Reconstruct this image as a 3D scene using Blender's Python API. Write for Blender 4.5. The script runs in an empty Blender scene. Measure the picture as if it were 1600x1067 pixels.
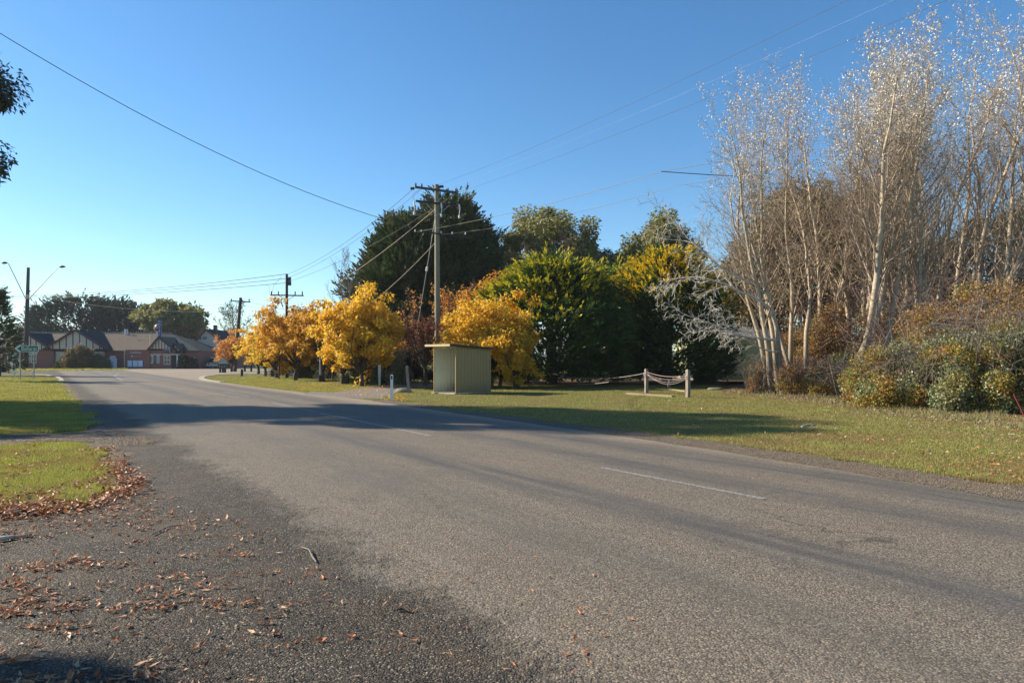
import bpy, bmesh, math, random
import numpy as np
from mathutils import Vector, Matrix, noise as mnoise
R = math.radians
sc = bpy.context.scene
COL = sc.collection
# ------------------------------------------------------------------ camera, sky, sun, exposure
F, CH, HZ = 1067.0, 1.6, 560.0
cam = bpy.data.objects.new('camera', bpy.data.cameras.new('camera')); COL.objects.link(cam)
cam.location = (0, 0, CH); cam.rotation_euler = (R(90), 0, 0)
cam.data.lens = 24; cam.data.sensor_width = 36; cam.data.shift_y = (HZ-533.5)/1600
cam.data.clip_start = 0.05; cam.data.clip_end = 9000
sc.camera = cam
SUN_EL, SUN_FRONT = R(30), R(15)
S = Vector((-math.cos(SUN_FRONT)*math.cos(SUN_EL), math.sin(SUN_FRONT)*math.cos(SUN_EL), math.sin(SUN_EL)))
w = bpy.data.worlds.new('World'); sc.world = w; w.use_nodes = True
nt = w.node_tree; nt.nodes.clear()
sky = nt.nodes.new('ShaderNodeTexSky'); sky.sky_type = 'NISHITA'; sky.sun_disc = False
sky.sun_elevation = SUN_EL; sky.sun_rotation = math.atan2(S.x, S.y) % (2*math.pi)
sky.air_density = 1.0; sky.dust_density = 0.25; sky.ozone_density = 2.0; sky.altitude = 400
bg = nt.nodes.new('ShaderNodeBackground'); bg.inputs[1].default_value = 0.081
wo = nt.nodes.new('ShaderNodeOutputWorld')
hs_ = nt.nodes.new('ShaderNodeHueSaturation'); hs_.inputs['Saturation'].default_value = 1.27
nt.links.new(sky.outputs[0], hs_.inputs['Color']); tm_ = nt.nodes.new('ShaderNodeMix'); tm_.data_type = 'RGBA'; tm_.blend_type = 'MULTIPLY'; tm_.inputs[0].default_value = 1; tm_.inputs[7].default_value = (.86, 1.0, 1.03, 1)
nt.links.new(hs_.outputs[0], tm_.inputs[6]); nt.links.new(tm_.outputs[2], bg.inputs[0]); nt.links.new(bg.outputs[0], wo.inputs[0])
sl = bpy.data.lights.new('sun', 'SUN'); sl.energy = 5.0; sl.angle = R(0.53); sl.color = (1.0, 0.88, 0.70)
so = bpy.data.objects.new('sun', sl); COL.objects.link(so); so.rotation_euler = S.to_track_quat('Z', 'Y').to_euler()
so.location = (-60, 20, 60)
sc.view_settings.view_transform = 'Standard'; sc.view_settings.look = 'None'
sc.view_settings.exposure = 1.1; sc.view_settings.gamma = 1
sc.cycles.max_bounces = 6; sc.cycles.diffuse_bounces = 3; sc.cycles.glossy_bounces = 2
sc.cycles.transmission_bounces = 4; sc.cycles.transparent_max_bounces = 6; sc.cycles.volume_bounces = 1

def g(px, py, z=0.0):                                # point of the ground seen at a photo pixel
    Y = F*(CH-z)/(py-HZ); return ((px-800)*Y/F, Y)
def gx(px, Y): return (px-800)*Y/F
def gz(py, Y): return CH + (HZ-py)*Y/F

# ------------------------------------------------------------------ object helpers
def tag(o, label=None, cat=None, group=None, kind=None):
    if label: o['label'] = label
    if cat: o['category'] = cat
    if group: o['group'] = group
    if kind: o['kind'] = kind
    return o
def empty(name, loc=(0, 0, 0), rz=0, **k):
    o = bpy.data.objects.new(name, None); o.empty_display_size = .2; COL.objects.link(o)
    o.location = loc; o.rotation_euler = (0, 0, rz); return tag(o, **k)
KIDS = {}
def link(name, me, mats, parent=None):
    o = bpy.data.objects.new(name, me); COL.objects.link(o)
    for m in (mats if isinstance(mats, (list, tuple)) else [mats]):
        me.materials.append(m)
    if parent is not None: o.parent = parent; KIDS.setdefault(parent.name, []).append(o)
    return o
def copy_tree(o, parent=None):
    c = o.copy(); COL.objects.link(c)
    if parent is not None: c.parent = parent
    for ch in KIDS.get(o.name, []):
        d = copy_tree(ch, c); KIDS.setdefault(c.name, []).append(d)
    return c
def nrm(a): return a/(np.linalg.norm(a, axis=-1, keepdims=True)+1e-9)

class MB:
    """collects faces, links them as one mesh object"""
    def __init__(s): s.v = []; s.n = 0; s.f = []; s.off = Vector((0, 0, 0))
    def add(s, v, f, mat=0, smooth=False):
        v = np.asarray(v, dtype=np.float32).reshape(-1, 3); f = np.asarray(f, dtype=np.int32)
        s.v.append(v); s.f.append((f+s.n, mat, smooth)); s.n += len(v)
    def box(s, x0, x1, y0, y1, z0, z1, mat=0):
        v = [(x, y, z) for z in (z0, z1) for y in (y0, y1) for x in (x0, x1)]
        s.add(v, [(0, 2, 3, 1), (4, 5, 7, 6), (0, 1, 5, 4), (2, 6, 7, 3), (0, 4, 6, 2), (1, 3, 7, 5)], mat)
    def bar(s, a, b, wd, ht=None, mat=0):           # square bar between two points
        a = np.array(a, float); b = np.array(b, float); d = nrm(b-a); ht = ht or wd
        up = np.array((0, 0, 1.)) if abs(d[2]) < .9 else np.array((0, 1., 0))
        sx = nrm(np.cross(d, up)); sy = np.cross(sx, d)
        v = [p+sx*wd/2*i+sy*ht/2*j for p in (a, b) for j in (-1, 1) for i in (-1, 1)]
        s.add(v, [(0, 2, 3, 1), (4, 5, 7, 6), (0, 1, 5, 4), (2, 6, 7, 3), (0, 4, 6, 2), (1, 3, 7, 5)], mat)
    def tube(s, pts, rad, sides=6, mat=0, cap=True):
        pts = np.asarray(pts, float); n = len(pts)
        rad = np.full(n, rad, float) if np.isscalar(rad) else np.asarray(rad, float)
        d = np.empty_like(pts); d[1:-1] = pts[2:]-pts[:-2]; d[0] = pts[1]-pts[0]; d[-1] = pts[-1]-pts[-2]
        d = nrm(d); ref = np.array((1., .13, .02)) if abs(d[0][0]) < .8 else np.array((0, 1., .1))
        a = nrm(np.cross(d, ref)); b = np.cross(d, a)
        t = np.arange(sides)*2*math.pi/sides
        ring = a[:, None]*np.cos(t)[None, :, None]+b[:, None]*np.sin(t)[None, :, None]
        v = (pts[:, None]+ring*rad[:, None, None]).reshape(-1, 3)
        i = np.arange(n-1)[:, None]*sides; j = np.arange(sides)[None]; k = (j+1) % sides
        f = np.stack([i+j, i+k, i+sides+k, i+sides+j], -1).reshape(-1, 4)
        s.add(v, f, mat, True)
        if cap and sides > 3:
            s.add(v[-sides:], [list(range(sides))] if sides == 4 else [(0, q, q+1) for q in range(1, sides-1)], mat)
            s.add(v[:sides], [(0, q+1, q) for q in range(1, sides-1)], mat)
    def lathe(s, prof, sides=14, mat=0, c=(0, 0, 0), axis=2):
        prof = np.array(prof, float); t = np.arange(sides)*2*math.pi/sides
        v = np.stack([prof[:, 0][:, None]*np.cos(t), prof[:, 0][:, None]*np.sin(t), np.repeat(prof[:, 1][:, None], sides, 1)], -1)
        if axis == 1: v = v[..., [0, 2, 1]]
        if axis == 0: v = v[..., [2, 1, 0]]
        n = len(prof); i = np.arange(n-1)[:, None]*sides; j = np.arange(sides)[None]; k = (j+1) % sides
        f = np.stack([i+j, i+k, i+sides+k, i+sides+j], -1).reshape(-1, 4)
        s.add(v.reshape(-1, 3)+np.array(c), f, mat, True)
    def poly(s, pts, mat=0):
        s.add(pts, [list(range(len(pts)))], mat)
    def prism(s, outline, y0, y1, mat=0):           # outline of (x, z) extruded along y
        n = len(outline)
        v = [(x, y0, z) for x, z in outline]+[(x, y1, z) for x, z in outline]
        s.add(v, [list(range(n))], mat); s.add(v, [list(range(2*n-1, n-1, -1))], mat)
        s.add(v, [(i, (i+1) % n, n+(i+1) % n, n+i) for i in range(n)], mat)
    def leaves(s, p, a, L, W, rng, mat=0, curl=0.0, nb=None):
        """diamond leaves: base p, direction a"""
        p = np.asarray(p, float); n = len(p); a = nrm(a)
        q = rng.normal(size=(n, 3)) if nb is None else nb
        b = nrm(np.cross(a, q)); c = np.cross(a, b)
        L = (np.ones(n)*L)[:, None]; W = (np.ones(n)*W)[:, None]
        v = np.stack([p, p+a*L*.45+b*W/2+c*L*curl, p+a*L, p+a*L*.45-b*W/2+c*L*curl], 1).reshape(-1, 3)
        f = np.arange(n*4).reshape(n, 4)
        s.add(v, f, mat)
    def build(s, name, mats, parent=None, smooth_all=False):
        me = bpy.data.meshes.new(name)
        if not s.v: me.from_pydata([], [], []); return link(name, me, mats, parent)
        v = np.concatenate(s.v); me.vertices.add(len(v)); me.vertices.foreach_set('co', v.ravel())
        li = []; ls = []; mi = []; sm = []; tot = 0
        for f, m, smo in s.f:
            if f.ndim == 1: f = f[None]
            k = f.shape[1]; li.append(f.ravel()); ls.append(tot+np.arange(len(f))*k); tot += f.size
            mi.append(np.full(len(f), m)); sm.append(np.full(len(f), smo or smooth_all))
        li = np.concatenate(li).astype(np.int32); ls = np.concatenate(ls).astype(np.int32)
        me.loops.add(len(li)); me.loops.foreach_set('vertex_index', li)
        me.polygons.add(len(ls)); me.polygons.foreach_set('loop_start', ls)
        o = link(name, me, mats, parent)
        me.polygons.foreach_set('material_index', np.concatenate(mi).astype(np.int32))
        me.polygons.foreach_set('use_smooth', np.concatenate(sm))
        me.update(calc_edges=True); return o

# ------------------------------------------------------------------ materials
class NB:
    def __init__(s, name):
        s.m = bpy.data.materials.new(name); s.m.use_nodes = True; s.t = s.m.node_tree; s.t.nodes.clear()
        s.out = s.n('ShaderNodeOutputMaterial'); s.p = s.n('ShaderNodeBsdfPrincipled')
        s.t.links.new(s.p.outputs[0], s.out.inputs[0])
    def n(s, typ, **k):
        x = s.t.nodes.new(typ)
        for a, b in k.items(): setattr(x, a, b)
        return x
    def l(s, a, b): s.t.links.new(a, b)
    def co(s, scale=(1, 1, 1), rot=(0, 0, 0), kind='Object', loc=(0, 0, 0)):
        c = s.n('ShaderNodeTexCoord'); m = s.n('ShaderNodeMapping')
        m.inputs['Scale'].default_value = scale; m.inputs['Rotation'].default_value = rot; m.inputs['Location'].default_value = loc
        s.l(c.outputs[kind], m.inputs[0]); return m.outputs[0]
    def noise(s, scale, detail=4, rough=.55, vec=None, dist=0):
        x = s.n('ShaderNodeTexNoise'); x.inputs['Scale'].default_value = scale; x.inputs['Detail'].default_value = detail
        x.inputs['Roughness'].default_value = rough; x.inputs['Distortion'].default_value = dist
        if vec is not None: s.l(vec, x.inputs['Vector'])
        return x.outputs['Fac']
    def vor(s, scale, vec=None, feature='F1', out='Distance'):
        x = s.n('ShaderNodeTexVoronoi', feature=feature); x.inputs['Scale'].default_value = scale
        if vec is not None: s.l(vec, x.inputs['Vector'])
        return x.outputs[out]
    def ramp(s, fac, stops, interp='LINEAR'):
        x = s.n('ShaderNodeValToRGB'); e = x.color_ramp; e.interpolation = interp
        while len(e.elements) < len(stops): e.elements.new(.5)
        for el, (p, c) in zip(e.elements, stops):
            el.position = p; el.color = (c, c, c, 1) if np.isscalar(c) else (*c, 1)
        s.l(fac, x.inputs[0]); return x.outputs[0]
    def mix(s, fac, a, b, mode='MIX'):
        x = s.n('ShaderNodeMix', data_type='RGBA', blend_type=mode)
        for i, v in ((0, fac), (6, a), (7, b)):
            if hasattr(v, 'links'): s.l(v, x.inputs[i])
            elif i == 0: x.inputs[0].default_value = v
            else: x.inputs[i].default_value = (*v, 1) if len(v) == 3 else v
        return x.outputs[2]
    def math(s, op, a, b=0.0, c=None):
        x = s.n('ShaderNodeMath', operation=op)
        for i, v in enumerate((a, b) if c is None else (a, b, c)):
            if hasattr(v, 'links'): s.l(v, x.inputs[i])
            else: x.inputs[i].default_value = v
        return x.outputs[0]
    def bump(s, h, strength=.5, dist=.01, prev=None):
        x = s.n('ShaderNodeBump'); x.inputs['Strength'].default_value = strength; x.inputs['Distance'].default_value = dist
        s.l(h, x.inputs['Height'])
        if prev is not None: s.l(prev, x.inputs['Normal'])
        return x.outputs[0]
    def done(s, color, rough=.8, metal=0, bump=None, spec=.5):
        p = s.p
        if hasattr(color, 'links'): s.l(color, p.inputs['Base Color'])
        else: p.inputs['Base Color'].default_value = (*color, 1)
        if hasattr(rough, 'links'): s.l(rough, p.inputs['Roughness'])
        else: p.inputs['Roughness'].default_value = rough
        p.inputs['Metallic'].default_value = metal; p.inputs['Specular IOR Level'].default_value = spec
        if bump is not None: s.l(bump, p.inputs['Normal'])
        return s.m

def plain(name, col, rough=.7, metal=0, var=.25, scale=3, spec=.4):
    b = NB(name); v = b.co(); f = b.noise(scale, 5, .6, v)
    c = b.mix(f, tuple(x*(1-var) for x in col), tuple(min(1, x*(1+var)) for x in col))
    return b.done(c, rough, metal, b.bump(b.noise(scale*12, 3, .6, v), .25, .004), spec)

def foliage(name, cols, trans=.35, rough=.55, patch=None, pscale=.6, spec=.3, pm=.5):
    """leaf colour varies leaf by leaf (cols = ramp stops), with patches of another hue through the crown"""
    b = NB(name); gi = b.n('ShaderNodeNewGeometry'); r = gi.outputs['Random Per Island']
    n = len(cols); c = b.ramp(r, [(i/max(1, n-1), k) for i, k in enumerate(cols)])
    if patch:
        f = b.ramp(b.noise(pscale, 2, .5, b.co()), [(.42, 0.), (.6, 1.)])
        c = b.mix(f, c, b.mix(pm, c, patch))
    oi = b.n('ShaderNodeObjectInfo')
    c = b.mix(1.0, c, b.ramp(oi.outputs['Random'], [(0, .84), (1, 1.0)]), 'MULTIPLY')
    b.done(c, rough, spec=spec)
    t = b.n('ShaderNodeBsdfTranslucent'); b.l(c, t.inputs[0])
    m = b.n('ShaderNodeMixShader'); m.inputs[0].default_value = trans
    b.l(b.p.outputs[0], m.inputs[1]); b.l(t.outputs[0], m.inputs[2]); b.l(m.outputs[0], b.out.inputs[0])
    return b.m

ROAD_ANG = math.atan2(-.82, .57)
def road_coords(b):
    # u: metres to the right of the centre line, v: metres along it
    tc = b.n('ShaderNodeTexCoord'); sp = b.n('ShaderNodeSeparateXYZ'); b.l(tc.outputs['Object'], sp.inputs[0])
    u = b.math('ADD', b.math('MULTIPLY', b.math('SUBTRACT', sp.outputs[0], 1.31), .821), b.math('MULTIPLY', b.math('SUBTRACT', sp.outputs[1], 9.98), .571))
    v = b.math('SUBTRACT', b.math('MULTIPLY', sp.outputs[0], .571), b.math('MULTIPLY', sp.outputs[1], .821))
    return tc.outputs['Object'], u, v
def asphalt():
    b = NB('asphalt'); co, u, v = road_coords(b)
    # chip seal: two sizes of stone
    cell = b.vor(75, co, out='Color'); sepc = b.n('ShaderNodeSeparateColor'); b.l(cell, sepc.inputs[0])
    chip = b.ramp(sepc.outputs[0], [(0, (.05, .046, .04)), (.3, (.115, .102, .084)), (.65, (.19, .165, .132)), (.88, (.255, .22, .175)), (1, (.42, .37, .3))])
    cell2 = b.vor(140, co, out='Color'); s2 = b.n('ShaderNodeSeparateColor'); b.l(cell2, s2.inputs[0])
    chip = b.mix(.35, chip, b.ramp(s2.outputs[1], [(0, (.06, .06, .06)), (1, (.28, .25, .21))]))
    d = b.vor(75, co)
    gap = b.ramp(d, [(.25, 1.), (.75, .5)])
    c = b.mix(1.0, chip, gap, 'MULTIPLY')
    # large drift: warm and grey areas
    big = b.noise(.35, 5, .6, co)
    c = b.mix(b.ramp(big, [(.35, 0.), (.65, .4)]), c, b.mix(1.0, c, (1.12, 1.0, .86), 'MULTIPLY'))
    # bitumen wheel tracks along the road, broken up along their length
    sv = b.n('ShaderNodeCombineXYZ'); b.l(b.math('MULTIPLY', u, 1.1), sv.inputs[0]); b.l(b.math('MULTIPLY', v, .12), sv.inputs[1])
    wob = b.math('MULTIPLY', b.math('SUBTRACT', b.noise(.9, 3, .5, sv.outputs[0]), .5), .9)
    uu = b.math('ADD', u, wob)
    tr = None
    for cu, wd, st in ((2.0, .55, .85), (.62, .5, .75), (-1.62, .55, .85), (-2.95, .6, .35)):
        x = b.math('ABSOLUTE', b.math('SUBTRACT', uu, cu)); x = b.math('SUBTRACT', 1.0, b.math('DIVIDE', x, wd))
        x = b.math('MULTIPLY', b.math('MAXIMUM', x, 0.0), st); x = b.math('MINIMUM', x, st*.7)
        tr = x if tr is None else b.math('MAXIMUM', tr, x)
    stre = b.n('ShaderNodeCombineXYZ'); b.l(b.math('MULTIPLY', u, 3), stre.inputs[0]); b.l(b.math('MULTIPLY', v, .35), stre.inputs[1])
    tr = b.math('MULTIPLY', tr, b.ramp(b.noise(1.0, 5, .6, stre.outputs[0]), [(.3, .25), (.62, 1.25)]))
    c = b.mix(tr, c, (.050, .052, .054))
    # dull old patches and a few hairline cracks
    pt = b.ramp(b.noise(.22, 3, .5, co, .6), [(.56, 0.), (.60, .35)]); c = b.mix(pt, c, (.085, .08, .072))
    ck = b.vor(.55, b.mix(.35, co, b.n('ShaderNodeTexNoise').outputs['Color']) if False else co, 'DISTANCE_TO_EDGE')
    nz = b.n('ShaderNodeTexNoise'); nz.inputs['Scale'].default_value = 2.2; nz.inputs['Detail'].default_value = 6; b.l(co, nz.inputs['Vector'])
    vm = b.n('ShaderNodeVectorMath', operation='MULTIPLY_ADD'); b.l(nz.outputs['Color'], vm.inputs[0]); vm.inputs[1].default_value = (.9, .9, 0); b.l(co, vm.inputs[2])
    ck = b.vor(.42, vm.outputs[0], 'DISTANCE_TO_EDGE')
    ckm = b.math('MULTIPLY', b.ramp(ck, [(0.0, 1.), (.007, 0.)]), b.ramp(b.noise(.5, 3, .5, co), [(.5, 0.), (.62, .7)])); c = b.mix(ckm, c, (.02, .019, .018))
    # fine long streaks and dusty edge
    c = b.mix(b.math('MULTIPLY', b.ramp(b.noise(2.2, 5, .65, stre.outputs[0]), [(.5, 0.), (.75, 1.)]), .3), c, (.2, .19, .175))
    edge = b.ramp(b.math('ADD', b.math('MULTIPLY', b.math('SUBTRACT', u, 2.5), 1.5), b.math('SUBTRACT', b.noise(1.2, 4, .6, co), .5)), [(0., 0.), (.9, .6)])
    c = b.mix(edge, c, (.27, .225, .17))
    # dark loose gravel takes over left of the seal, with a ragged dusty transition
    nb_ = b.math('ADD', b.math('MULTIPLY', b.math('SUBTRACT', b.noise(.9, 6, .7, co), .5), 1.7), b.math('MULTIPLY', b.math('SUBTRACT', b.noise(9, 4, .7, co), .5), .5))
    ug = b.math('ADD', b.math('MULTIPLY', u, -1.0), nb_)
    gm = b.ramp(b.math('SUBTRACT', ug, 4.45), [(0., 0.), (.4, 1.)])
    gcell = b.vor(88, co, out='Color'); gs = b.n('ShaderNodeSeparateColor'); b.l(gcell, gs.inputs[0])
    gc = b.ramp(gs.outputs[0], [(0, (.014, .012, .010)), (.35, (.038, .033, .026)), (.65, (.070, .060, .047)), (.88, (.12, .102, .078)), (1, (.34, .30, .24))])
    gd = b.vor(88, co); gc = b.mix(1.0, gc, b.ramp(gd, [(.2, 1.), (.8, .35)]), 'MULTIPLY')
    gc = b.mix(b.math('MULTIPLY', b.ramp(b.noise(1.3, 6, .65, co), [(.45, 0.), (.7, 1.)]), .5), gc, (.10, .072, .05))
    c = b.mix(gm, c, gc)
    c = b.mix(1.0, c, (1.04, 1.0, .93), 'MULTIPLY')
    h = b.math('MULTIPLY', b.math('SUBTRACT', 1.0, d), b.math('SUBTRACT', 1.0, tr))
    bp = b.bump(h, .75, .006)
    bp = b.bump(b.math('MULTIPLY', b.math('SUBTRACT', 1.0, gd), gm), .9, .008, bp)
    bp = b.bump(b.math('MULTIPLY', b.noise(2.5, 6, .65, co), gm), .7, .05, bp)
    rough = b.math('SUBTRACT', .82, b.math('MULTIPLY', tr, .18))
    return b.done(c, rough, bump=bp, spec=.35)
def gravel(name, cols, scale=60, dirt=(.16, .12, .085), amt=.5):
    b = NB(name); co = b.co()
    cell = b.vor(scale, co, out='Color'); sp = b.n('ShaderNodeSeparateColor'); b.l(cell, sp.inputs[0])
    c = b.ramp(sp.outputs[0], [(i/(len(cols)-1), k) for i, k in enumerate(cols)])
    d = b.vor(scale, co); c = b.mix(1.0, c, b.ramp(d, [(.2, 1.), (.8, .4)]), 'MULTIPLY')
    big = b.noise(1.1, 6, .65, co)
    c = b.mix(b.math('MULTIPLY', b.ramp(big, [(.42, 0.), (.66, 1.)]), amt), c, dirt)
    n1 = b.bump(b.noise(2.5, 5, .6, co), .5, .05)
    return b.done(c, .9, bump=b.bump(b.math('SUBTRACT', 1.0, d), .9, .009, n1), spec=.25)
def turf():
    b = NB('turf'); co = b.co()
    f = b.noise(.55, 6, .65, co); f2 = b.noise(7, 5, .7, co); f3 = b.noise(60, 3, .7, co)
    c = b.ramp(f, [(.3, (.09, .115, .022)), (.5, (.14, .145, .035)), (.68, (.20, .165, .06))])
    c = b.mix(b.ramp(f2, [(.5, 0.), (.75, .7)]), c, (.17, .13, .06))
    c = b.mix(b.ramp(f3, [(.4, .0), (.7, .6)]), c, (.04, .055, .012))
    far = b.n('ShaderNodeTexCoord')
    return b.done(c, .95, bump=b.bump(f3, .8, .03, b.bump(f2, .6, .08)), spec=.15)
def bark(name, c1, c2, scale=6, stretch=5, bumpd=.02):
    b = NB(name); co = b.co((1, 1, 1/stretch)); f = b.noise(scale*2.5, 6, .65, co)
    return b.done(b.mix(b.ramp(f, [(.35, 0.), (.65, 1.)]), c1, c2), .9, bump=b.bump(f, .8, bumpd), spec=.2)
def poplar_bark():
    b = NB('poplar_bark'); co = b.co((1, 1, 3)); f = b.noise(5, 5, .6, co); k = b.noise(14, 4, .7, co)
    c = b.mix(f, (.32, .255, .175), (.56, .47, .35))
    c = b.mix(b.ramp(k, [(.54, 0.), (.63, .85)]), c, (.10, .08, .062))
    tc = b.n('ShaderNodeTexCoord'); sp = b.n('ShaderNodeSeparateXYZ'); b.l(tc.outputs['Object'], sp.inputs[0])
    z = b.math('ADD', sp.outputs[2], b.math('MULTIPLY', b.math('SUBTRACT', b.noise(1.5, 4, .6, b.co()), .5), 3.0))
    c = b.mix(b.ramp(b.math('DIVIDE', z, 5.0), [(.2, .85), (.75, 0.)]), c, (.085, .075, .06))  # old rough bark at the butt
    return b.done(c, .8, bump=b.bump(k, .5, .02), spec=.25)
def brick():
    b = NB('red_brick'); co = b.co((1, 1, 1), (R(90), 0, 0))
    x = b.n('ShaderNodeTexBrick'); b.l(co, x.inputs['Vector']); x.inputs['Scale'].default_value = 1
    x.inputs['Color1'].default_value = (.38, .13, .09, 1); x.inputs['Color2'].default_value = (.30, .10, .075, 1); x.inputs['Mortar'].default_value = (.25, .2, .17, 1)
    x.inputs['Brick Width'].default_value = .23; x.inputs['Row Height'].default_value = .086; x.inputs['Mortar Size'].default_value = .008
    c = b.mix(b.math('MULTIPLY', b.noise(.7, 4, .6, b.co()), .35), x.outputs[0], (.14, .06, .05))
    return b.done(c, .9, spec=.2)
def tiles(name, c1, c2):
    b = NB(name); co = b.co(); f = b.noise(3.2, 5, .7, co)
    sp = b.n('ShaderNodeSeparateXYZ'); b.l(co, sp.inputs[0])
    row = b.math('FRACT', b.math('MULTIPLY', sp.outputs[2], 5.0)); colm = b.math('FRACT', b.math('MULTIPLY', sp.outputs[0], 3.6))
    c = b.mix(b.ramp(f, [(.3, 0.), (.7, 1.)]), c1, c2)
    h = b.math('ADD', row, b.math('MULTIPLY', colm, .5))
    return b.done(b.mix(b.ramp(row, [(0, .45), (.2, 0.)]), c, tuple(x*.5 for x in c1)), .9, bump=b.bump(h, .8, .05), spec=.12)
def wood(name, c1, c2, ax=2):
    b = NB(name); s = [9, 9, 9]; s[ax] = .8; co = b.co(tuple(s)); f = b.noise(3, 6, .65, co, .4)
    return b.done(b.mix(b.ramp(f, [(.3, 0.), (.7, 1.)]), c1, c2), .85, bump=b.bump(f, .6, .01), spec=.2)
def cladding(name, col):
    b = NB(name); co = b.co(); f = b.noise(1.3, 5, .6, co); st = b.noise(4, 5, .6, b.co((3, 3, .35)))
    c = b.mix(b.math('MULTIPLY', f, .5), col, tuple(x*.72 for x in col))
    sp = b.n('ShaderNodeSeparateXYZ'); b.l(co, sp.inputs[0])
    low = b.ramp(b.math('ADD', sp.outputs[2], b.math('MULTIPLY', st, .5)), [(.25, .6), (.8, 0.)])
    c = b.mix(b.math('MULTIPLY', low, .8), c, (.10, .09, .06))
    return b.done(c, .5, bump=b.bump(st, .15, .01), spec=.4)

M = {}
M['asphalt'] = asphalt()
M['apron'] = M['asphalt']
M['shoulder'] = gravel('shoulder_gravel', [(.07, .055, .038), (.13, .10, .07), (.19, .15, .105), (.3, .25, .19)], 48, (.17, .12, .075), .6)
M['path'] = gravel('path_gravel', [(.06, .048, .036), (.12, .09, .065), (.19, .15, .11), (.3, .26, .21)], 45, (.12, .08, .045), .8)
M['drive'] = gravel('drive_gravel', [(.12, .11, .1), (.22, .2, .185), (.33, .31, .29)], 25, (.25, .19, .14), .4)
M['mulch'] = gravel('mulch', [(.05, .03, .018), (.13, .07, .035), (.22, .12, .06), (.3, .2, .11)], 22, (.07, .045, .028), .8)
M['turf'] = turf()
M['concrete'] = plain('concrete', (.30, .265, .22), .9, var=.45)
M['paint'] = None
b = NB('worn_road_paint'); co = b.co(); f = b.noise(28, 5, .75, co); c = b.mix(b.ramp(f, [(.34, 0.), (.56, .95)]), (.34, .335, .31), (.12, .11, .095))
M['paint'] = b.done(c, .7, bump=b.bump(b.vor(75, co), .5, .004))
M['grass_green'] = foliage('grass_blades', [(.18, .22, .03), (.30, .34, .05), (.42, .41, .08), (.50, .43, .17)], .42, .6, (.30, .22, .08), .9, pm=.65)
M['grass_dry'] = foliage('lawn_blades', [(.15, .19, .035), (.26, .27, .06), (.36, .32, .10), (.46, .38, .19)], .4, .6, (.30, .21, .09), .55, pm=.75)
M['straw'] = foliage('straw_blades', [(.46, .36, .19), (.34, .26, .13), (.20, .20, .07), (.17, .24, .06)], .3, .6)
M['litter'] = foliage('dry_leaves', [(.14, .045, .02), (.38, .11, .035), (.52, .20, .07), (.58, .28, .13), (.6, .40, .25), (.30, .15, .07)], .15, .55)
M['litter_pale'] = foliage('pale_leaves', [(.6, .56, .48), (.42, .35, .25), (.34, .22, .11), (.5, .46, .4)], .1, .6)
M['yellow'] = foliage('golden_leaves', [(.76, .42, .03), (.88, .55, .04), (.92, .63, .05), (.40, .30, .05), (.88, .70, .11), (.74, .42, .03), (.84, .56, .05)], .5, .5, (.78, .42, .02), .5)
M['yellow2'] = foliage('deep_golden_leaves', [(.70, .34, .03), (.82, .46, .035), (.88, .58, .06), (.30, .20, .05), (.62, .30, .03), (.5, .40, .08)], .48, .5, (.70, .32, .03), .5)
M['orange'] = foliage('orange_leaves', [(.66, .22, .025), (.78, .32, .03), (.84, .44, .03), (.58, .17, .02), (.48, .34, .04)], .5, .5, (.50, .24, .02), .6)
M['pinkorange'] = foliage('apricot_leaves', [(.62, .22, .05), (.72, .32, .07), (.72, .42, .06), (.45, .14, .05)], .45, .5)
M['purple'] = foliage('russet_leaves', [(.11, .03, .02), (.20, .055, .03), (.28, .10, .035), (.08, .03, .022)], .35, .5)
M['cypress'] = foliage('dark_cypress_foliage', [(.03, .055, .015), (.05, .09, .022), (.10, .14, .03), (.04, .075, .018)], .2, .6, (.11, .08, .03), .35)
M['cypress_far'] = foliage('far_cypress_foliage', [(.02, .032, .014), (.035, .05, .02), (.05, .065, .025)], .12, .6)
M['gold_green'] = foliage('green_cypress_sprays', [(.045, .095, .018), (.075, .145, .024), (.13, .21, .03), (.055, .11, .018)], .36, .55, (.02, .05, .014), .5)
M['gold_tip'] = foliage('golden_cypress_tips', [(.36, .36, .02), (.55, .48, .025), (.68, .55, .03), (.26, .32, .025)], .35, .5)
M['gold_tip2'] = foliage('amber_cypress_tips', [(.52, .36, .016), (.70, .46, .018), (.78, .54, .025), (.34, .32, .022)], .35, .5)
M['euc'] = foliage('gum_leaves', [(.12, .14, .035), (.22, .23, .055), (.34, .31, .08), (.16, .17, .045)], .38, .5, (.22, .18, .05), .4)
M['euc_near'] = foliage('near_gum_leaves', [(.02, .035, .014), (.045, .06, .02), (.07, .08, .03), (.09, .06, .03)], .2, .4)
M['euc_blue'] = foliage('blue_gum_leaves', [(.03, .055, .04), (.05, .08, .05), (.025, .04, .03)], .2, .45)
M['euc_brown'] = foliage('olive_brown_gum_leaves', [(.12, .09, .04), (.20, .155, .065), (.26, .20, .08), (.13, .12, .05)], .3, .5, (.17, .10, .04), .35)
M['far_green'] = foliage('far_leaves', [(.03, .04, .02), (.055, .065, .03), (.08, .085, .035)], .15, .6)
M['far_olive'] = foliage('far_olive_leaves', [(.06, .075, .02), (.10, .11, .03), (.13, .13, .04)], .2, .6)
M['shrub'] = foliage('shrub_leaves', [(.05, .08, .02), (.10, .13, .035), (.16, .18, .05), (.09, .09, .03)], .2, .5)
M['shrub_dark'] = foliage('dark_shrub_leaves', [(.012, .022, .008), (.025, .04, .014), (.03, .03, .012)], .1, .55)
M['shrub_pale'] = foliage('variegated_leaves', [(.14, .17, .09), (.25, .28, .17), (.38, .38, .26), (.10, .14, .05)], .25, .5)
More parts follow.
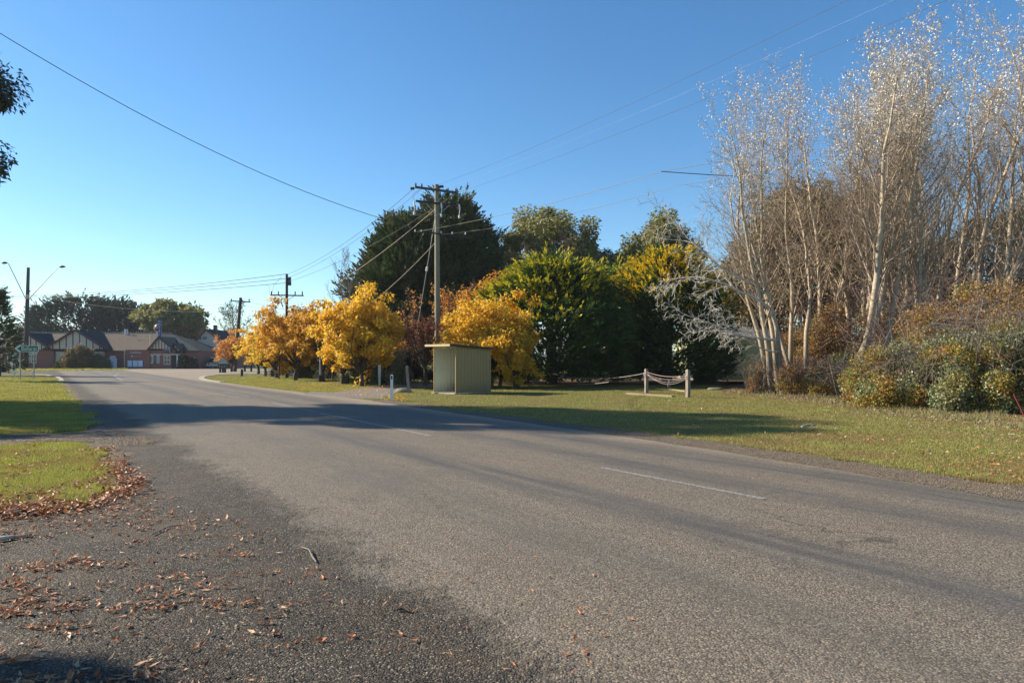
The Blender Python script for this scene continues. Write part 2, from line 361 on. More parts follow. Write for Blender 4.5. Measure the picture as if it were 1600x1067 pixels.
M['bramble'] = foliage('bramble_leaves', [(.10, .15, .03), (.17, .24, .05), (.30, .32, .07), (.50, .34, .05), (.55, .20, .05), (.22, .26, .05)], .35, .5, (.48, .22, .05), .55)
M['bramble_g'] = foliage('green_bramble_leaves', [(.08, .12, .04), (.15, .21, .06), (.24, .30, .09), (.60, .60, .48), (.16, .20, .06)], .3, .5, (.42, .28, .06), .6)
M['rust'] = foliage('rusty_leaves', [(.36, .17, .06), (.48, .26, .10), (.28, .15, .065), (.22, .19, .06), (.56, .30, .10)], .35, .55, (.32, .24, .09), .5)
M['white_leaf'] = foliage('white_poplar_leaves', [(.80, .78, .72), (.66, .62, .54), (.55, .45, .28), (.85, .84, .8)], .3, .6)
M['tan_leaf'] = foliage('tan_poplar_leaves', [(.34, .24, .12), (.48, .38, .22), (.24, .17, .09), (.62, .55, .42)], .3, .6)
M['bark_dark'] = bark('dark_bark', (.045, .035, .028), (.11, .09, .07))
M['bark_grey'] = bark('grey_bark', (.12, .10, .085), (.25, .22, .19))
M['bark_pale'] = bark('pale_bark', (.30, .25, .2), (.52, .46, .4))
M['bark_twig'] = bark('purplish_twigs', (.13, .085, .075), (.24, .17, .145))
M['bark_silver'] = bark('silvery_twigs', (.38, .35, .31), (.60, .57, .52))
M['poplar'] = poplar_bark()
M['poplar_twig'] = bark('poplar_twigs', (.17, .12, .085), (.44, .35, .26))
M['brick'] = brick()
M['tile_dark'] = tiles('shade_dark_tiles', (.018, .03, .036), (.035, .05, .056))  # shade of the hotel's right-hand slopes put into a darker tile
M['tile_tan'] = tiles('weathered_tan_tiles', (.085, .068, .054), (.16, .13, .105))
M['tile_red'] = tiles('red_tiles', (.24, .08, .05), (.32, .12, .07))
M['cream'] = plain('cream_render', (.62, .52, .44), .8, var=.08)
M['white'] = plain('white_paint', (.72, .72, .69), .5, var=.08)
M['timber_red'] = plain('dark_red_timber', (.10, .03, .028), .6)
M['timber_dark'] = plain('dark_timber', (.035, .028, .026), .6)
M['glass'] = plain('window_glass', (.03, .035, .04), .08, var=.3, spec=.8)
M['steel'] = plain('galvanised_steel', (.34, .35, .36), .45, .7, var=.2)
M['dark_metal'] = plain('dark_metal', (.06, .065, .075), .45, .5)
M['black'] = plain('black_rubber', (.02, .02, .02), .6)
M['pole_wood'] = wood('treated_pole_timber', (.17, .16, .115), (.30, .285, .21))
M['pole_dark'] = wood('old_pole_timber', (.05, .038, .032), (.10, .078, .065))
M['post_wood'] = wood('weathered_post', (.16, .13, .11), (.34, .29, .25))
M['sleeper'] = wood('sleeper_timber', (.20, .155, .10), (.36, .29, .2), 0)
M['clad'] = cladding('olive_wall_sheet', (.36, .265, .12))
M['clad_in'] = cladding('grey_green_inner_sheet', (.60, .62, .52))
M['roof_sheet'] = cladding('shelter_roof_sheet', (.46, .37, .22))
M['shed_wall'] = cladding('pale_green_wall', (.44, .50, .26))
M['sign_green'] = plain('sign_green', (.0, .12, .055), .4, var=.05)
M['sign_blue'] = plain('sign_blue', (.015, .04, .20), .4, var=.1)
M['sign_maroon'] = plain('sign_maroon', (.16, .012, .03), .4, var=.1)
M['sign_orange'] = plain('sign_orange', (.65, .22, .015), .5, var=.05)
M['board'] = plain('pale_board', (.62, .68, .80), .5, var=.05)
M['icebox'] = plain('icebox_blue', (.22, .40, .55), .4, var=.2)
M['wire'] = plain('wire', (.05, .05, .055), .6, var=.05)
M['wire_pale'] = plain('aluminium_wire', (.5, .5, .5), .5, .3, var=.05)
M['wire_tan'] = plain('tan_cable', (.5, .42, .3), .6, var=.05)  # even tan cable colour
M['ceramic'] = plain('brown_ceramic', (.07, .04, .035), .25)
M['ceramic_white'] = plain('white_ceramic', (.7, .7, .7), .3)
M['rope'] = plain('grey_rope', (.36, .34, .33), .9)
M['rope_pink'] = plain('pink_rope', (.45, .32, .34), .8)
M['rock'] = plain('mossy_rock', (.16, .16, .11), .9, var=.5)
M['car_red'] = plain('dark_car_paint', (.035, .015, .018), .25, var=.1, spec=.6)
M['car_light'] = plain('pale_car_paint', (.6, .6, .6), .3, var=.05)
M['red_paint'] = plain('red_paint', (.16, .03, .02), .6)
M['hill'] = None
b = NB('wooded_hill'); co = b.co(); f = b.noise(.05, 6, .7, co); M['hill'] = b.done(b.ramp(f, [(.3, (.02, .032, .018)), (.6, (.05, .06, .03)), (.75, (.08, .08, .045))]), .95, bump=b.bump(b.noise(.12, 4, .7, co), 1, 6), spec=.1)
b = NB('haze_air'); b.t.nodes.remove(b.p); pv = b.n('ShaderNodeVolumePrincipled'); pv.inputs['Color'].default_value = (.72, .82, 1.0, 1); pv.inputs['Density'].default_value = .0002; pv.inputs['Anisotropy'].default_value = .2
b.l(pv.outputs[0], b.out.inputs['Volume']); M['haze'] = b.m

# ------------------------------------------------------------------ setting: ground, road, gravel
def jag(pts, step, amp, seed, closed=True):
    out = []; n = len(pts)
    for i in range(n if closed else n-1):
        a = np.array(pts[i], float); c = np.array(pts[(i+1) % n], float); L = np.linalg.norm(c-a)
        k = max(1, min(240, int(L/step))); nr = np.array((-(c-a)[1], (c-a)[0]))/max(L, 1e-6)
        for j in range(k):
            p = a+(c-a)*j/k
            q = Vector((p[0]*1.0, p[1]*1.0, seed)); d = mnoise.noise(q*1.3)*.6+mnoise.noise(q*4.1)*.3+mnoise.noise(q*15)*.22
            out.append(p+nr*d*amp)
    return out
def smooth(pts, k=2):
    for _ in range(k):
        o = [pts[0]]
        for a, c in zip(pts[:-1], pts[1:]):
            a = np.array(a); c = np.array(c); o += [tuple(a*.75+c*.25), tuple(a*.25+c*.75)]
        o.append(pts[-1]); pts = o
    return pts
def sheet(name, pts, z, mat, parent=None):
    from mathutils.geometry import delaunay_2d_cdt
    n = len(pts); v, e, f, _, _, _ = delaunay_2d_cdt([Vector((p[0], p[1])) for p in pts], [(i, (i+1) % n) for i in range(n)], [list(range(n))], 1, 1e-7)
    me = bpy.data.meshes.new(name); me.from_pydata([(p.x, p.y, z) for p in v], [], f); me.update()
    if len(me.polygons) and me.polygons[0].normal.z < 0: me.flip_normals()
    return link(name, me, mat, parent)

EDGE_L = smooth([g(186, 742), g(172, 716), g(165, 696), g(158, 670), g(136, 642), g(114, 617), g(101, 602), g(94, 592), g(82, 586), g(40, 584.3), g(-500, 584)], 1)
FAR = [g(-500, 579.6), g(30, 580.2), g(110, 579), g(198, 578), g(200, 576.4), g(310, 576.3), g(700, 577)]
EDGE_R = smooth([g(640, 583.6), g(430, 583.4), g(350, 584.2), g(322, 586.5), g(311, 590.5), g(345, 597), g(400, 604.5), g(470, 612.5), g(560, 623), g(640, 633), g(700, 642.5), g(760, 650), g(850, 663), g(950, 677), g(1050, 691), g(1130, 703), g(1300, 730), g(1450, 755), g(1600, 781), (8.4, 4.1), (14, -3)], 1)
ROAD = EDGE_L[::-1]
BND = jag([(-.3, -6), (-.1, 1.5), g(700, 1067), g(676, 1000), g(640, 950), g(560, 905), g(480, 862), g(405, 829), g(335, 803), g(262, 776), g(205, 752), g(186, 742)], .05, .16, 5, closed=False)
road_outline = jag(EDGE_L+FAR+EDGE_R+[(14, -6), (-.3, -6)], .12, .10, 3, closed=False)+BND
apron_outline = jag([g(186, 742), g(190, 754), g(178, 772), g(130, 792), g(60, 802), g(0, 807), g(-300, 812), (-12, 6), (-12, -6), (-.3, -6)], .05, .1, 5, closed=False)+BND
ground = MB()
gxs = np.array([-3500, -900, -300, -120, -60, -30, -15, 0, 15, 30, 60, 120, 300, 900, 3500.]); gys = np.array([-300, -60, -20, 0, 20, 60, 120, 300, 900, 4000.])
vv = np.array([(x, y, 0) for y in gys for x in gxs]); nx = len(gxs)
ground.add(vv, [(j*nx+i, j*nx+i+1, (j+1)*nx+i+1, (j+1)*nx+i) for j in range(len(gys)-1) for i in range(nx-1)])
tag(ground.build('ground', M['turf']), kind='structure')
tag(sheet('road', road_outline, .004, M['asphalt']), kind='structure')
GRASS_R = smooth([g(600, 624), g(640, 630), g(700, 637.5), g(760, 645), g(850, 657), g(950, 669), g(1050, 682), g(1130, 692), g(1300, 716), g(1450, 739), g(1600, 760), (9.5, 5.6), (16, -3)], 1)
inner = smooth([g(580, 626.5), g(700, 643.6), g(850, 664.8), g(950, 679), g(1130, 705), g(1300, 732.5), g(1450, 759), g(1600, 785), (8.1, 3.8), (13.4, -4)], 1)
tag(sheet('shoulder', jag(GRASS_R+inner[::-1], .06, .14, 8), .008, M['shoulder']), kind='structure')
tag(sheet('gravel_apron', apron_outline, .004, M['apron']), kind='structure')
PATH = [g(-400, 697), g(0, 692), g(120, 689.5), g(165, 694), g(205, 698), g(240, 695), g(250, 689), g(215, 681), g(165, 674), g(60, 677.5), g(0, 681), g(-400, 684)]
tag(sheet('dirt_path', jag(PATH, .05, .5, 6), .007, M['path']), kind='structure')
DRIVE = [g(470, 614.5), g(530, 607), g(600, 601.5), g(672, 598.5), g(700, 599), g(688, 603.5), g(650, 606), g(622, 612), g(600, 622), g(570, 623)]
EL = [p for p in EDGE_L if p[1] > 8]
tag(sheet('verge_edge', jag([(p[0]-.35, p[1]) for p in EL if p[1] < 60]+[(p[0]+.25, p[1]) for p in EL if p[1] < 60][::-1], .07, .45, 21), .006, M['path']), kind='structure')
tag(sheet('gravel_driveway', jag(DRIVE, .15, .35, 7), .007, M['drive']), kind='structure')
tag(sheet('footpath', jag([g(443, 602.5), g(480, 598), g(530, 596), g(560, 596.5), g(500, 601), g(455, 603.5)], .3, .25, 9), .006, M['drive']), kind='structure')
tag(sheet('mulch_bed', jag([g(760, 599), g(800, 601), g(900, 600.5), g(1000, 602), g(1140, 602), g(1180, 596), g(1180, 585), g(760, 584)], .3, .5, 12), .005, M['mulch']), kind='structure')
tag(sheet('litter_strip', jag([g(1130, 616), g(1240, 626), g(1400, 650), g(1600, 672), g(1750, 690), g(1900, 640), g(1600, 600), g(1300, 590), g(1130, 598)], .15, .6, 13), .005, M['mulch']), kind='structure')
# kerbs
def kerb(name, pts, wd=.3, h=.1):
    m = MB(); pts = [np.array((*p, 0.)) for p in smooth(pts, 1)]
    for a, c in zip(pts[:-1], pts[1:]): m.bar(a+np.array((0, 0, h/2-.02)), c+np.array((0, 0, h/2-.02)), wd, h)
    return tag(m.build(name, M['concrete']), kind='structure')
kerb('kerb', [g(348, 597.2), g(328, 595.2), g(313, 591.5), g(318, 588), g(340, 585.8), g(385, 584.4)], .4, .06)
kerb('kerb_corner', [g(98, 597), g(93, 590), g(78, 586.4), g(55, 585.2)], .25, .07)
# painted lines: each worn dash is its own sheet
def line(p, q, wd=.1, z=.008):
    p = np.array(p); q = np.array(q); d = (q-p)/np.linalg.norm(q-p); n = np.array((-d[1], d[0]))*wd/2
    return jag([p-n, p+n, q+n, q-n], .05, .018, 2)
for i, (a, c, wd) in enumerate([((940, 731), (1195, 780), .095), ((500, 645.5), (672, 681), .11), ((424, 629), (492, 643.7), .10), ((250, 602.5), (372, 621), .09), ((190, 594), (250, 602.5), .1), ((348, 612.5), (390, 619.5), .08), ((178, 587.5), (190, 594), .14), ((186, 583.5), (178, 587.5), .14)]):
    tag(sheet('road_marking', line(g(*a), g(*c), wd), .008, M['paint']), kind='structure')

# ------------------------------------------------------------------ grass, litter, stones (stuff)
def inpoly(P, poly):
    x, y = P[:, 0], P[:, 1]; poly = np.asarray(poly, float); ins = np.zeros(len(P), bool); j = len(poly)-1
    for i in range(len(poly)):
        xi, yi = poly[i]; xj, yj = poly[j]
        c = ((yi > y) != (yj > y)) & (x < (xj-xi)*(y-yi)/(yj-yi+1e-12)+xi); ins ^= c; j = i
    return ins
def scatter(rng, n, poly, d0, d1, margin=.08):
    """points in a ground polygon, denser near the viewpoint, where a blade shows"""
    poly = np.asarray(poly, float); out = []; got = 0
    for _ in range(60):
        u = rng.random(n*2); d = 1/(1/d1+(1/d0-1/d1)*u); s = (rng.random(n*2)-.5)*1.75
        P = np.stack([s*d, d], 1); P = P[inpoly(P, poly)]; out.append(P); got += len(P)
        if got >= n: break
    return np.concatenate(out)[:n] if out else np.zeros((0, 2))
def vnoise(P, s, seed=0): return np.array([mnoise.noise(Vector((x*s, y*s, seed))) for x, y in P])
def blades(name, n, poly, d0, d1, mat, rng, h=(.03, .06), label=None, wd=.006, thin=None):
    P = scatter(rng, n, poly, d0, d1)
    if thin is not None: P = P[rng.random(len(P)) < np.clip(thin(P), 0, 1)]
    k = len(P); d = P[:, 1]; hh = rng.uniform(h[0], h[1], k)*(.7+.5*np.clip(vnoise(P, .9, 3)+.5, 0, 1.2)); W = wd*(.6+d/9)
    a = rng.normal(0, .45, (k, 3)); a[:, 2] = 1; base = np.column_stack([P, np.zeros(k)]); a = nrm(a)
    b_ = nrm(np.cross(a, rng.normal(size=(k, 3))))
    v = np.stack([base-b_*W[:, None]/2, base+b_*W[:, None]/2, base+a*hh[:, None]], 1).reshape(-1, 3); v[:, 2] = np.maximum(v[:, 2], .001)
    m = MB(); m.add(v, np.arange(k*3).reshape(k, 3)); return tag(m.build(name, mat), label, 'grass', kind='stuff')
rng = np.random.default_rng(11)
LAWN_A = [g(-60, 806), g(60, 801), g(128, 790), g(172, 768), g(182, 742), g(163, 716), g(150, 700), g(120, 693), g(0, 695), g(-60, 696)]
LAWN_B = [g(-60, 681), g(0, 678.5), g(60, 675), g(148, 671), g(152, 664), g(130, 640), g(108, 615), g(96, 601), g(90, 591), g(60, 587), g(-60, 587)]
LAWN_A = jag(LAWN_A, .12, .45, 31); LAWN_B = jag(LAWN_B, .2, .8, 32)
LAWN_R = GRASS_R[:-2]+[(12, 7.5), (17, 17), g(1400, 645), g(1240, 622), g(1130, 612), g(1130, 604), g(770, 603), g(690, 604), g(630, 610), g(610, 620)]
LAWN_I = [g(350, 596.5), g(400, 604), g(470, 611.5), g(520, 614), g(600, 601), g(560, 590), g(400, 587), g(340, 588), g(318, 590)]
blades('grass', 150000, LAWN_A, 6.5, 14, M['grass_green'], rng, (.03, .07), 'bright green grass of the near left verge beside the gravel')
blades('grass', 9000, LAWN_A, 6.5, 14, M['straw'], rng, (.05, .13), 'taller dry stalks and weeds standing in the near left verge', .005, lambda P: vnoise(P, 1.4, 5)*1.6+.2)
blades('grass', 14000, LAWN_R, 7, 30, M['grass_green'], rng, (.05, .11), 'taller green tufts dotted over the right lawn', .006, lambda P: vnoise(P, 1.1, 15)*3-.4)
blades('grass', 16000, GRASS_R[:-2]+[(p[0], p[1]-.35) for p in GRASS_R[:-2]][::-1], 7, 30, M['grass_dry'], rng, (.03, .09), 'ragged grass creeping over the gravel at the far road edge', .006, lambda P: vnoise(P, 2.4, 11)*3+.1)
blades('grass', 90000, LAWN_B, 13.5, 60, M['grass_green'], rng, (.04, .09), 'green grass of the far left verge under the tree shadow')
blades('grass', 240000, LAWN_R, 7, 36, M['grass_dry'], rng, (.02, .045), 'mown olive green lawn between road and poplars')
blades('grass', 40000, LAWN_I, 28, 60, M['grass_green'], rng, (.03, .07), 'green grass under the row of yellow trees')
VERGE = [g(-100, 579.5), g(30, 580), g(110, 578.8), g(200, 577.8), g(200, 576.6), g(-100, 577)]
blades('grass', 12000, VERGE, 85, 140, M['grass_green'], rng, (.1, .2), 'thin strip of bright grass in front of the brick hotel', .02)
TUSS = [g(1120, 612), g(1180, 622), g(1300, 634), g(1400, 652), g(1600, 672), g(1620, 655), g(1500, 640), g(1350, 622), g(1200, 608)]
blades('dry_grass', 15000, TUSS, 12, 34, M['straw'], rng, (.05, .24), 'dry straw coloured grass along the foot of the thicket', .007, lambda P: vnoise(P, .8, 9)*2.2+.35)

def leaf_litter(name, P, mat, rng, L=(.05, .10), wr=.26, label=None, lift=.02):
    k = len(P); LL = rng.uniform(*L, k); base = np.column_stack([P, rng.uniform(.009, lift, k)])
    a = rng.normal(0, 1, (k, 3)); a[:, 2] = rng.normal(.0, .22, k); a = nrm(a)
    up = rng.normal(0, .45, (k, 3)); up[:, 2] = 1; b_ = nrm(np.cross(a, up)); c = nrm(np.cross(b_, a)); c *= np.sign(c[:, 2:3])
    W = (LL*wr*rng.uniform(.7, 1.3, k))[:, None]; LL = LL[:, None]; cu = rng.uniform(.02, .22, k)[:, None]*LL
    v = np.stack([base+c*cu, base+a*LL*.35+b_*W/2+c*cu*.3, base+a*LL*.4-c*0, base+a*LL*.35-b_*W/2+c*cu*.4, base+a*LL+c*cu], 1)
    lo = np.minimum(0, v[..., 2].min(1)-.0095); v[..., 2] -= lo[:, None]
    i = np.arange(k)[:, None]*5; f = np.concatenate([i+np.array([[0, 3, 2]]), i+np.array([[0, 2, 1]]), i+np.array([[2, 3, 4]]), i+np.array([[1, 2, 4]])])
    m = MB(); m.add(v.reshape(-1, 3), f); return tag(m.build(name, mat), label, 'leaves', kind='stuff')
APOLY = [g(-200, 808), g(60, 801), g(180, 768), g(262, 774), g(405, 825), g(560, 900), g(690, 990), g(820, 1400), g(-200, 1400)]
P = scatter(rng, 42000, APOLY, 2.2, 11)
# drifts: thick to the left and along the lawn, thinning towards the road
px = 800+P[:, 0]*F/P[:, 1]; py = HZ+F*CH/P[:, 1]
dens = np.clip((1080-py)/150, .25, 1)*np.clip(1.0-px/560, .05, 1)*np.clip((vnoise(P*np.array([.55, 1.6]), 2.2, 1)+vnoise(P*np.array([.6, 1.5]), 6, 4)*.7)*2.4+.05, .03, 1)
dens = np.maximum(dens, np.clip(1-(py-800-(np.maximum(0, 190-px)*.03))/40, 0, 1)*(px < 240)*.9)
P = P[rng.random(len(P)) < dens*.95*np.clip((1150-py[:len(P)])/200 if False else 1, 0, 1)]
leaf_litter('fallen_leaves', P, M['litter'], rng, (.03, .085), .26, 'rust brown fallen leaves drifted over the dark gravel', .022)
EP = [g(-60, 812), g(60, 806), g(128, 796), g(190, 772), g(215, 760), g(240, 770), g(205, 742), g(180, 712), g(165, 700), g(150, 703), g(165, 722), g(172, 745), g(150, 765), g(100, 775), g(0, 785), g(-60, 790)]
P = scatter(rng, 5200, EP, 6.5, 13); P = P+rng.normal(0, .12, P.shape); P = P[rng.random(len(P)) < np.clip(.35+vnoise(P, 1.9, 6)*1.9, .05, 1)]
leaf_litter('fallen_leaves', P, M['litter'], rng, (.05, .10), .42, 'russet leaves heaped along the edge of the near left lawn', .06)
P = scatter(rng, 1500, LAWN_A, 6.5, 13); P = P[rng.random(len(P)) < np.clip(.35+vnoise(P, 1.2, 6)*1.5, .05, 1)]
leaf_litter('fallen_leaves', P, M['litter'], rng, (.05, .10), .4, 'brown leaves scattered in the near left grass', .06)
P = scatter(rng, 2600, LAWN_R, 7, 32); P = P[rng.random(len(P)) < np.clip(.3+vnoise(P, .5, 6)*1.2, .06, 1)]
leaf_litter('fallen_leaves', P, M['litter'], rng, (.04, .09), .5, 'small brown leaves scattered over the right lawn', .05)
P = np.concatenate([scatter(rng, 160, LAWN_R, 8, 26), scatter(rng, 1100, TUSS+[g(1120, 600)], 12, 30), scatter(rng, 260, [g(1300, 640), g(1700, 690), g(1700, 712), g(1400, 668), g(1250, 640)], 8, 25)])
leaf_litter('fallen_leaves', P, M['litter_pale'], rng, (.035, .07), .7, 'white poplar leaves fallen on the lawn by the thicket', .05)
P = scatter(rng, 2600, [g(400, 602), g(470, 610), g(560, 620), g(640, 629), g(620, 600), g(450, 592), g(400, 596)], 22, 45)
leaf_litter('fallen_leaves', P[rng.random(len(P)) < np.clip(.4+vnoise(P, .4, 6)*1.2, .06, 1)], M['yellow2'], rng, (.06, .13), .5, 'yellow leaves dropped on the grass under the golden trees', .05)
P = scatter(rng, 90, [g(560, 870), g(700, 820), g(1000, 900), g(1000, 1060), g(700, 1060)], 2.5, 8)
leaf_litter('fallen_leaves', P, M['litter'], rng, (.03, .07), .2, 'a few thin dry leaves lying out on the asphalt', .012)
# loose stones
def stones(name, P, rng, s, label, mat):
    k = len(P); o = np.array([(1, 0, 0), (-1, 0, 0), (0, 1, 0), (0, -1, 0), (0, 0, 1), (0, 0, -1)], float)
    sc_ = rng.uniform(s[0], s[1], k)**1.0; r = rng.uniform(.6, 1.2, (k, 6, 3)); v = o[None]*r*sc_[:, None, None]
    th = rng.random(k)*6.28; c, s_ = np.cos(th), np.sin(th); x = v[..., 0]*c[:, None]-v[..., 1]*s_[:, None]; y = v[..., 0]*s_[:, None]+v[..., 1]*c[:, None]
    v = np.stack([x+P[:, 0][:, None], y+P[:, 1][:, None], v[..., 2]*.6+.008+sc_[:, None]*.25], -1)
    f = np.array([(0, 2, 4), (2, 1, 4), (1, 3, 4), (3, 0, 4), (2, 0, 5), (1, 2, 5), (3, 1, 5), (0, 3, 5)])
    m = MB(); m.add(v.reshape(-1, 3), (np.arange(k)[:, None, None]*6+f[None]).reshape(-1, 3)); return tag(m.build(name, mat), label, 'gravel', kind='stuff')
M['stones'] = foliage('loose_stones', [(.02, .019, .017), (.045, .041, .035), (.09, .08, .067), (.06, .052, .044), (.2, .18, .15)], 0, .85)
M['stones_w'] = foliage('roadside_stones', [(.08, .065, .045), (.16, .13, .095), (.22, .18, .13), (.12, .10, .07), (.32, .28, .22)], 0, .85)
P = scatter(rng, 42000, APOLY+[], 2.4, 11); P = P[rng.random(len(P)) < np.clip(.5+vnoise(P, 1.5, 2)*1.1, .12, 1)]
stones('gravel', P, rng, (.002, .0065), 'dark loose gravel covering the foreground shoulder', M['stones'])
P = scatter(rng, 9000, [g(300, 790), g(420, 810), g(600, 880), g(760, 960), g(840, 1400), g(690, 1400), g(640, 960), g(470, 865)], 2.4, 9); P = P[rng.random(len(P)) < np.clip(.25+vnoise(P, 1.2, 5)*1.2, .03, 1)]
stones('gravel', P, rng, (.002, .005), 'scattered grit where the dark gravel meets the asphalt', M['stones_w'])
P = scatter(rng, 9000, GRASS_R+inner[::-1], 7, 34); stones('gravel', P, rng, (.004, .012), 'pale gravel of the far road edge beside the lawn', M['stones_w'])
P = scatter(rng, 3000, PATH, 11, 20); stones('gravel', P, rng, (.004, .012), 'stones of the dirt path crossing the left verge', M['stones_w'])

# ------------------------------------------------------------------ trees
Z3 = np.array((0, 0, 1.))
def limb(m, rng, p, d, L, r, lv, P, tips, mat=0):
    n = P['seg'][lv]; pts = [np.array(p, float)]; d = nrm(np.array(d, float)); dirs = [d]
    for i in range(n):
        d = nrm(d+rng.normal(0, P['wob'][lv], 3)+Z3*P['up'][lv]); pts.append(pts[-1]+d*L/n); dirs.append(d)
    te = P['taper'][lv]; rad = [r*(1-te*(i/n)) for i in range(n+1)]
    m.tube(pts, rad, P['side'][lv], mat, cap=False)
    if lv < P['max']:
        nc = P['n'][lv]; s0 = P['start'][lv]; az = rng.random()*6.28
        for k in range(nc):
            t = s0+(1-s0)*((k+rng.random()*.8)/nc); x = t*n; i = min(n-1, int(x)); fr = x-i
            q = pts[i]*(1-fr)+pts[i+1]*fr; ax = dirs[i+1]; az += 2.4+rng.normal(0, .4)
            e = nrm(np.cross(ax, (1, .2, .1))); f = np.cross(ax, e); an = R(P['ang'][lv])*rng.uniform(.7, 1.3)
            nd = ax*math.cos(an)+(e*math.cos(az)+f*math.sin(az))*math.sin(an)
            limb(m, rng, q, nd, L*P['len'][lv]*rng.uniform(.65, 1.2)*(1-P['sh'][lv]*t), max(P['rmin'], (r*(1-te*t))*P['rr'][lv]), lv+1, P, tips, mat)
    else:
        for q, e in zip(pts[1:], dirs[1:]): tips.append((q, e))
def bare_tree(name, loc, h, r, P, seed, bmat, leafmat=None, leaf=None, lean=(0, 0), extra=None, crown_name='crown', **kw):
    rng = np.random.default_rng(seed); t = empty(name, (*loc, 0), **kw); m = MB(); tips = []
    # trunk first, then the branches as the crown
    PT = dict(P); n = P['seg'][0]; pts = [np.array((0, 0, -.15))]; d = nrm(np.array((lean[0], lean[1], 1.))); dirs = [d]
    for i in range(n):
        d = nrm(d+rng.normal(0, P['wob'][0], 3)+Z3*P['up'][0]); pts.append(pts[-1]+d*h/n); dirs.append(d)
    te = P['taper'][0]; rad = [r*(1-te*(i/n)) for i in range(n+1)]; rad[0] *= 1.35
    rad = [q*(1.3 if bmat is M['poplar'] else 1) for q in rad]; m.tube(pts, rad, 8, 0); m.build('trunk', bmat, t)
    m = MB(); az = rng.random()*6.28; nc = P['n'][0]; s0 = P['start'][0]; cm = M['poplar_twig'] if bmat is M['poplar'] else bmat
    for k in range(nc):
        tt = s0+(1-s0)*((k+rng.random()*.8)/nc); x = tt*n; i = min(n-1, int(x)); fr = x-i
        q = pts[i]*(1-fr)+pts[i+1]*fr; ax = dirs[i+1]; az += 2.4+rng.normal(0, .4)
        e = nrm(np.cross(ax, (1, .2, .1))); f = np.cross(ax, e); an = R(P['ang'][0])*rng.uniform(.7, 1.25)
        nd = ax*math.cos(an)+(e*math.cos(az)+f*math.sin(az))*math.sin(an)
        limb(m, rng, q, nd, h*P['len'][0]*rng.uniform(.65, 1.2)*(1-P['sh'][0]*tt), max(P['rmin'], r*(1-te*tt)*P['rr'][0]), 1, P, tips)
    if extra: extra(m, rng, pts, tips)
    mats = [cm]
    if leaf:
        mats += leafmat if isinstance(leafmat, list) else [leafmat]
        T = np.array([q for q, e in tips]); sel = leaf['keep'](T, rng); T = T[sel]; k = leaf['per']
        T = np.repeat(T, k, 0)+rng.normal(0, leaf['spread'], (len(T)*k, 3)); a = rng.normal(0, 1, (len(T), 3)); a[:, 2] -= leaf.get('droop', .5)
        mi = (T[:, 2] < leaf.get('split', -1)) & (rng.random(len(T)) < .8)
        for q in range(2 if len(mats) > 2 else 1):
            s_ = mi == bool(q) if len(mats) > 2 else np.ones(len(T), bool)
            m.leaves(T[s_], a[s_], leaf['L']*rng.uniform(.6, 1.3, s_.sum()), leaf['W'], rng, 1+q)
    m.build(crown_name, mats, t); return t

def trunk_to(m, rng, pts_to, r, h0, lean=(0, 0), limbs=8, mat=0, base=(0, 0)):
    top = np.array((base[0]+lean[0], base[1]+lean[1], h0)); b0 = np.array((base[0], base[1], -.15))
    m.tube([b0, b0*.65+top*.35+rng.normal(0, r*.3, 3)*(1, 1, 0), top*.7+b0*.3+rng.normal(0, r*.4, 3)*(1, 1, 0), top], [r*1.35, r, r*.85, r*.7], 8, mat)
    idx = rng.permutation(len(pts_to))[:limbs]
    for i in idx:
        c = pts_to[i]; mid = top*.5+c*.5+rng.normal(0, .06, 3)*np.linalg.norm(c-top); mid[2] -= .05*np.linalg.norm(c-top)
        q = top*rng.uniform(.75, 1)+b0*0; q = b0+(top-b0)*rng.uniform(.7, 1)
        m.tube([q, q*.5+mid*.5+rng.normal(0, .05, 3), mid, c*.92+mid*.08], [r*.5, r*.38, r*.25, r*.1], 5, mat, cap=False)
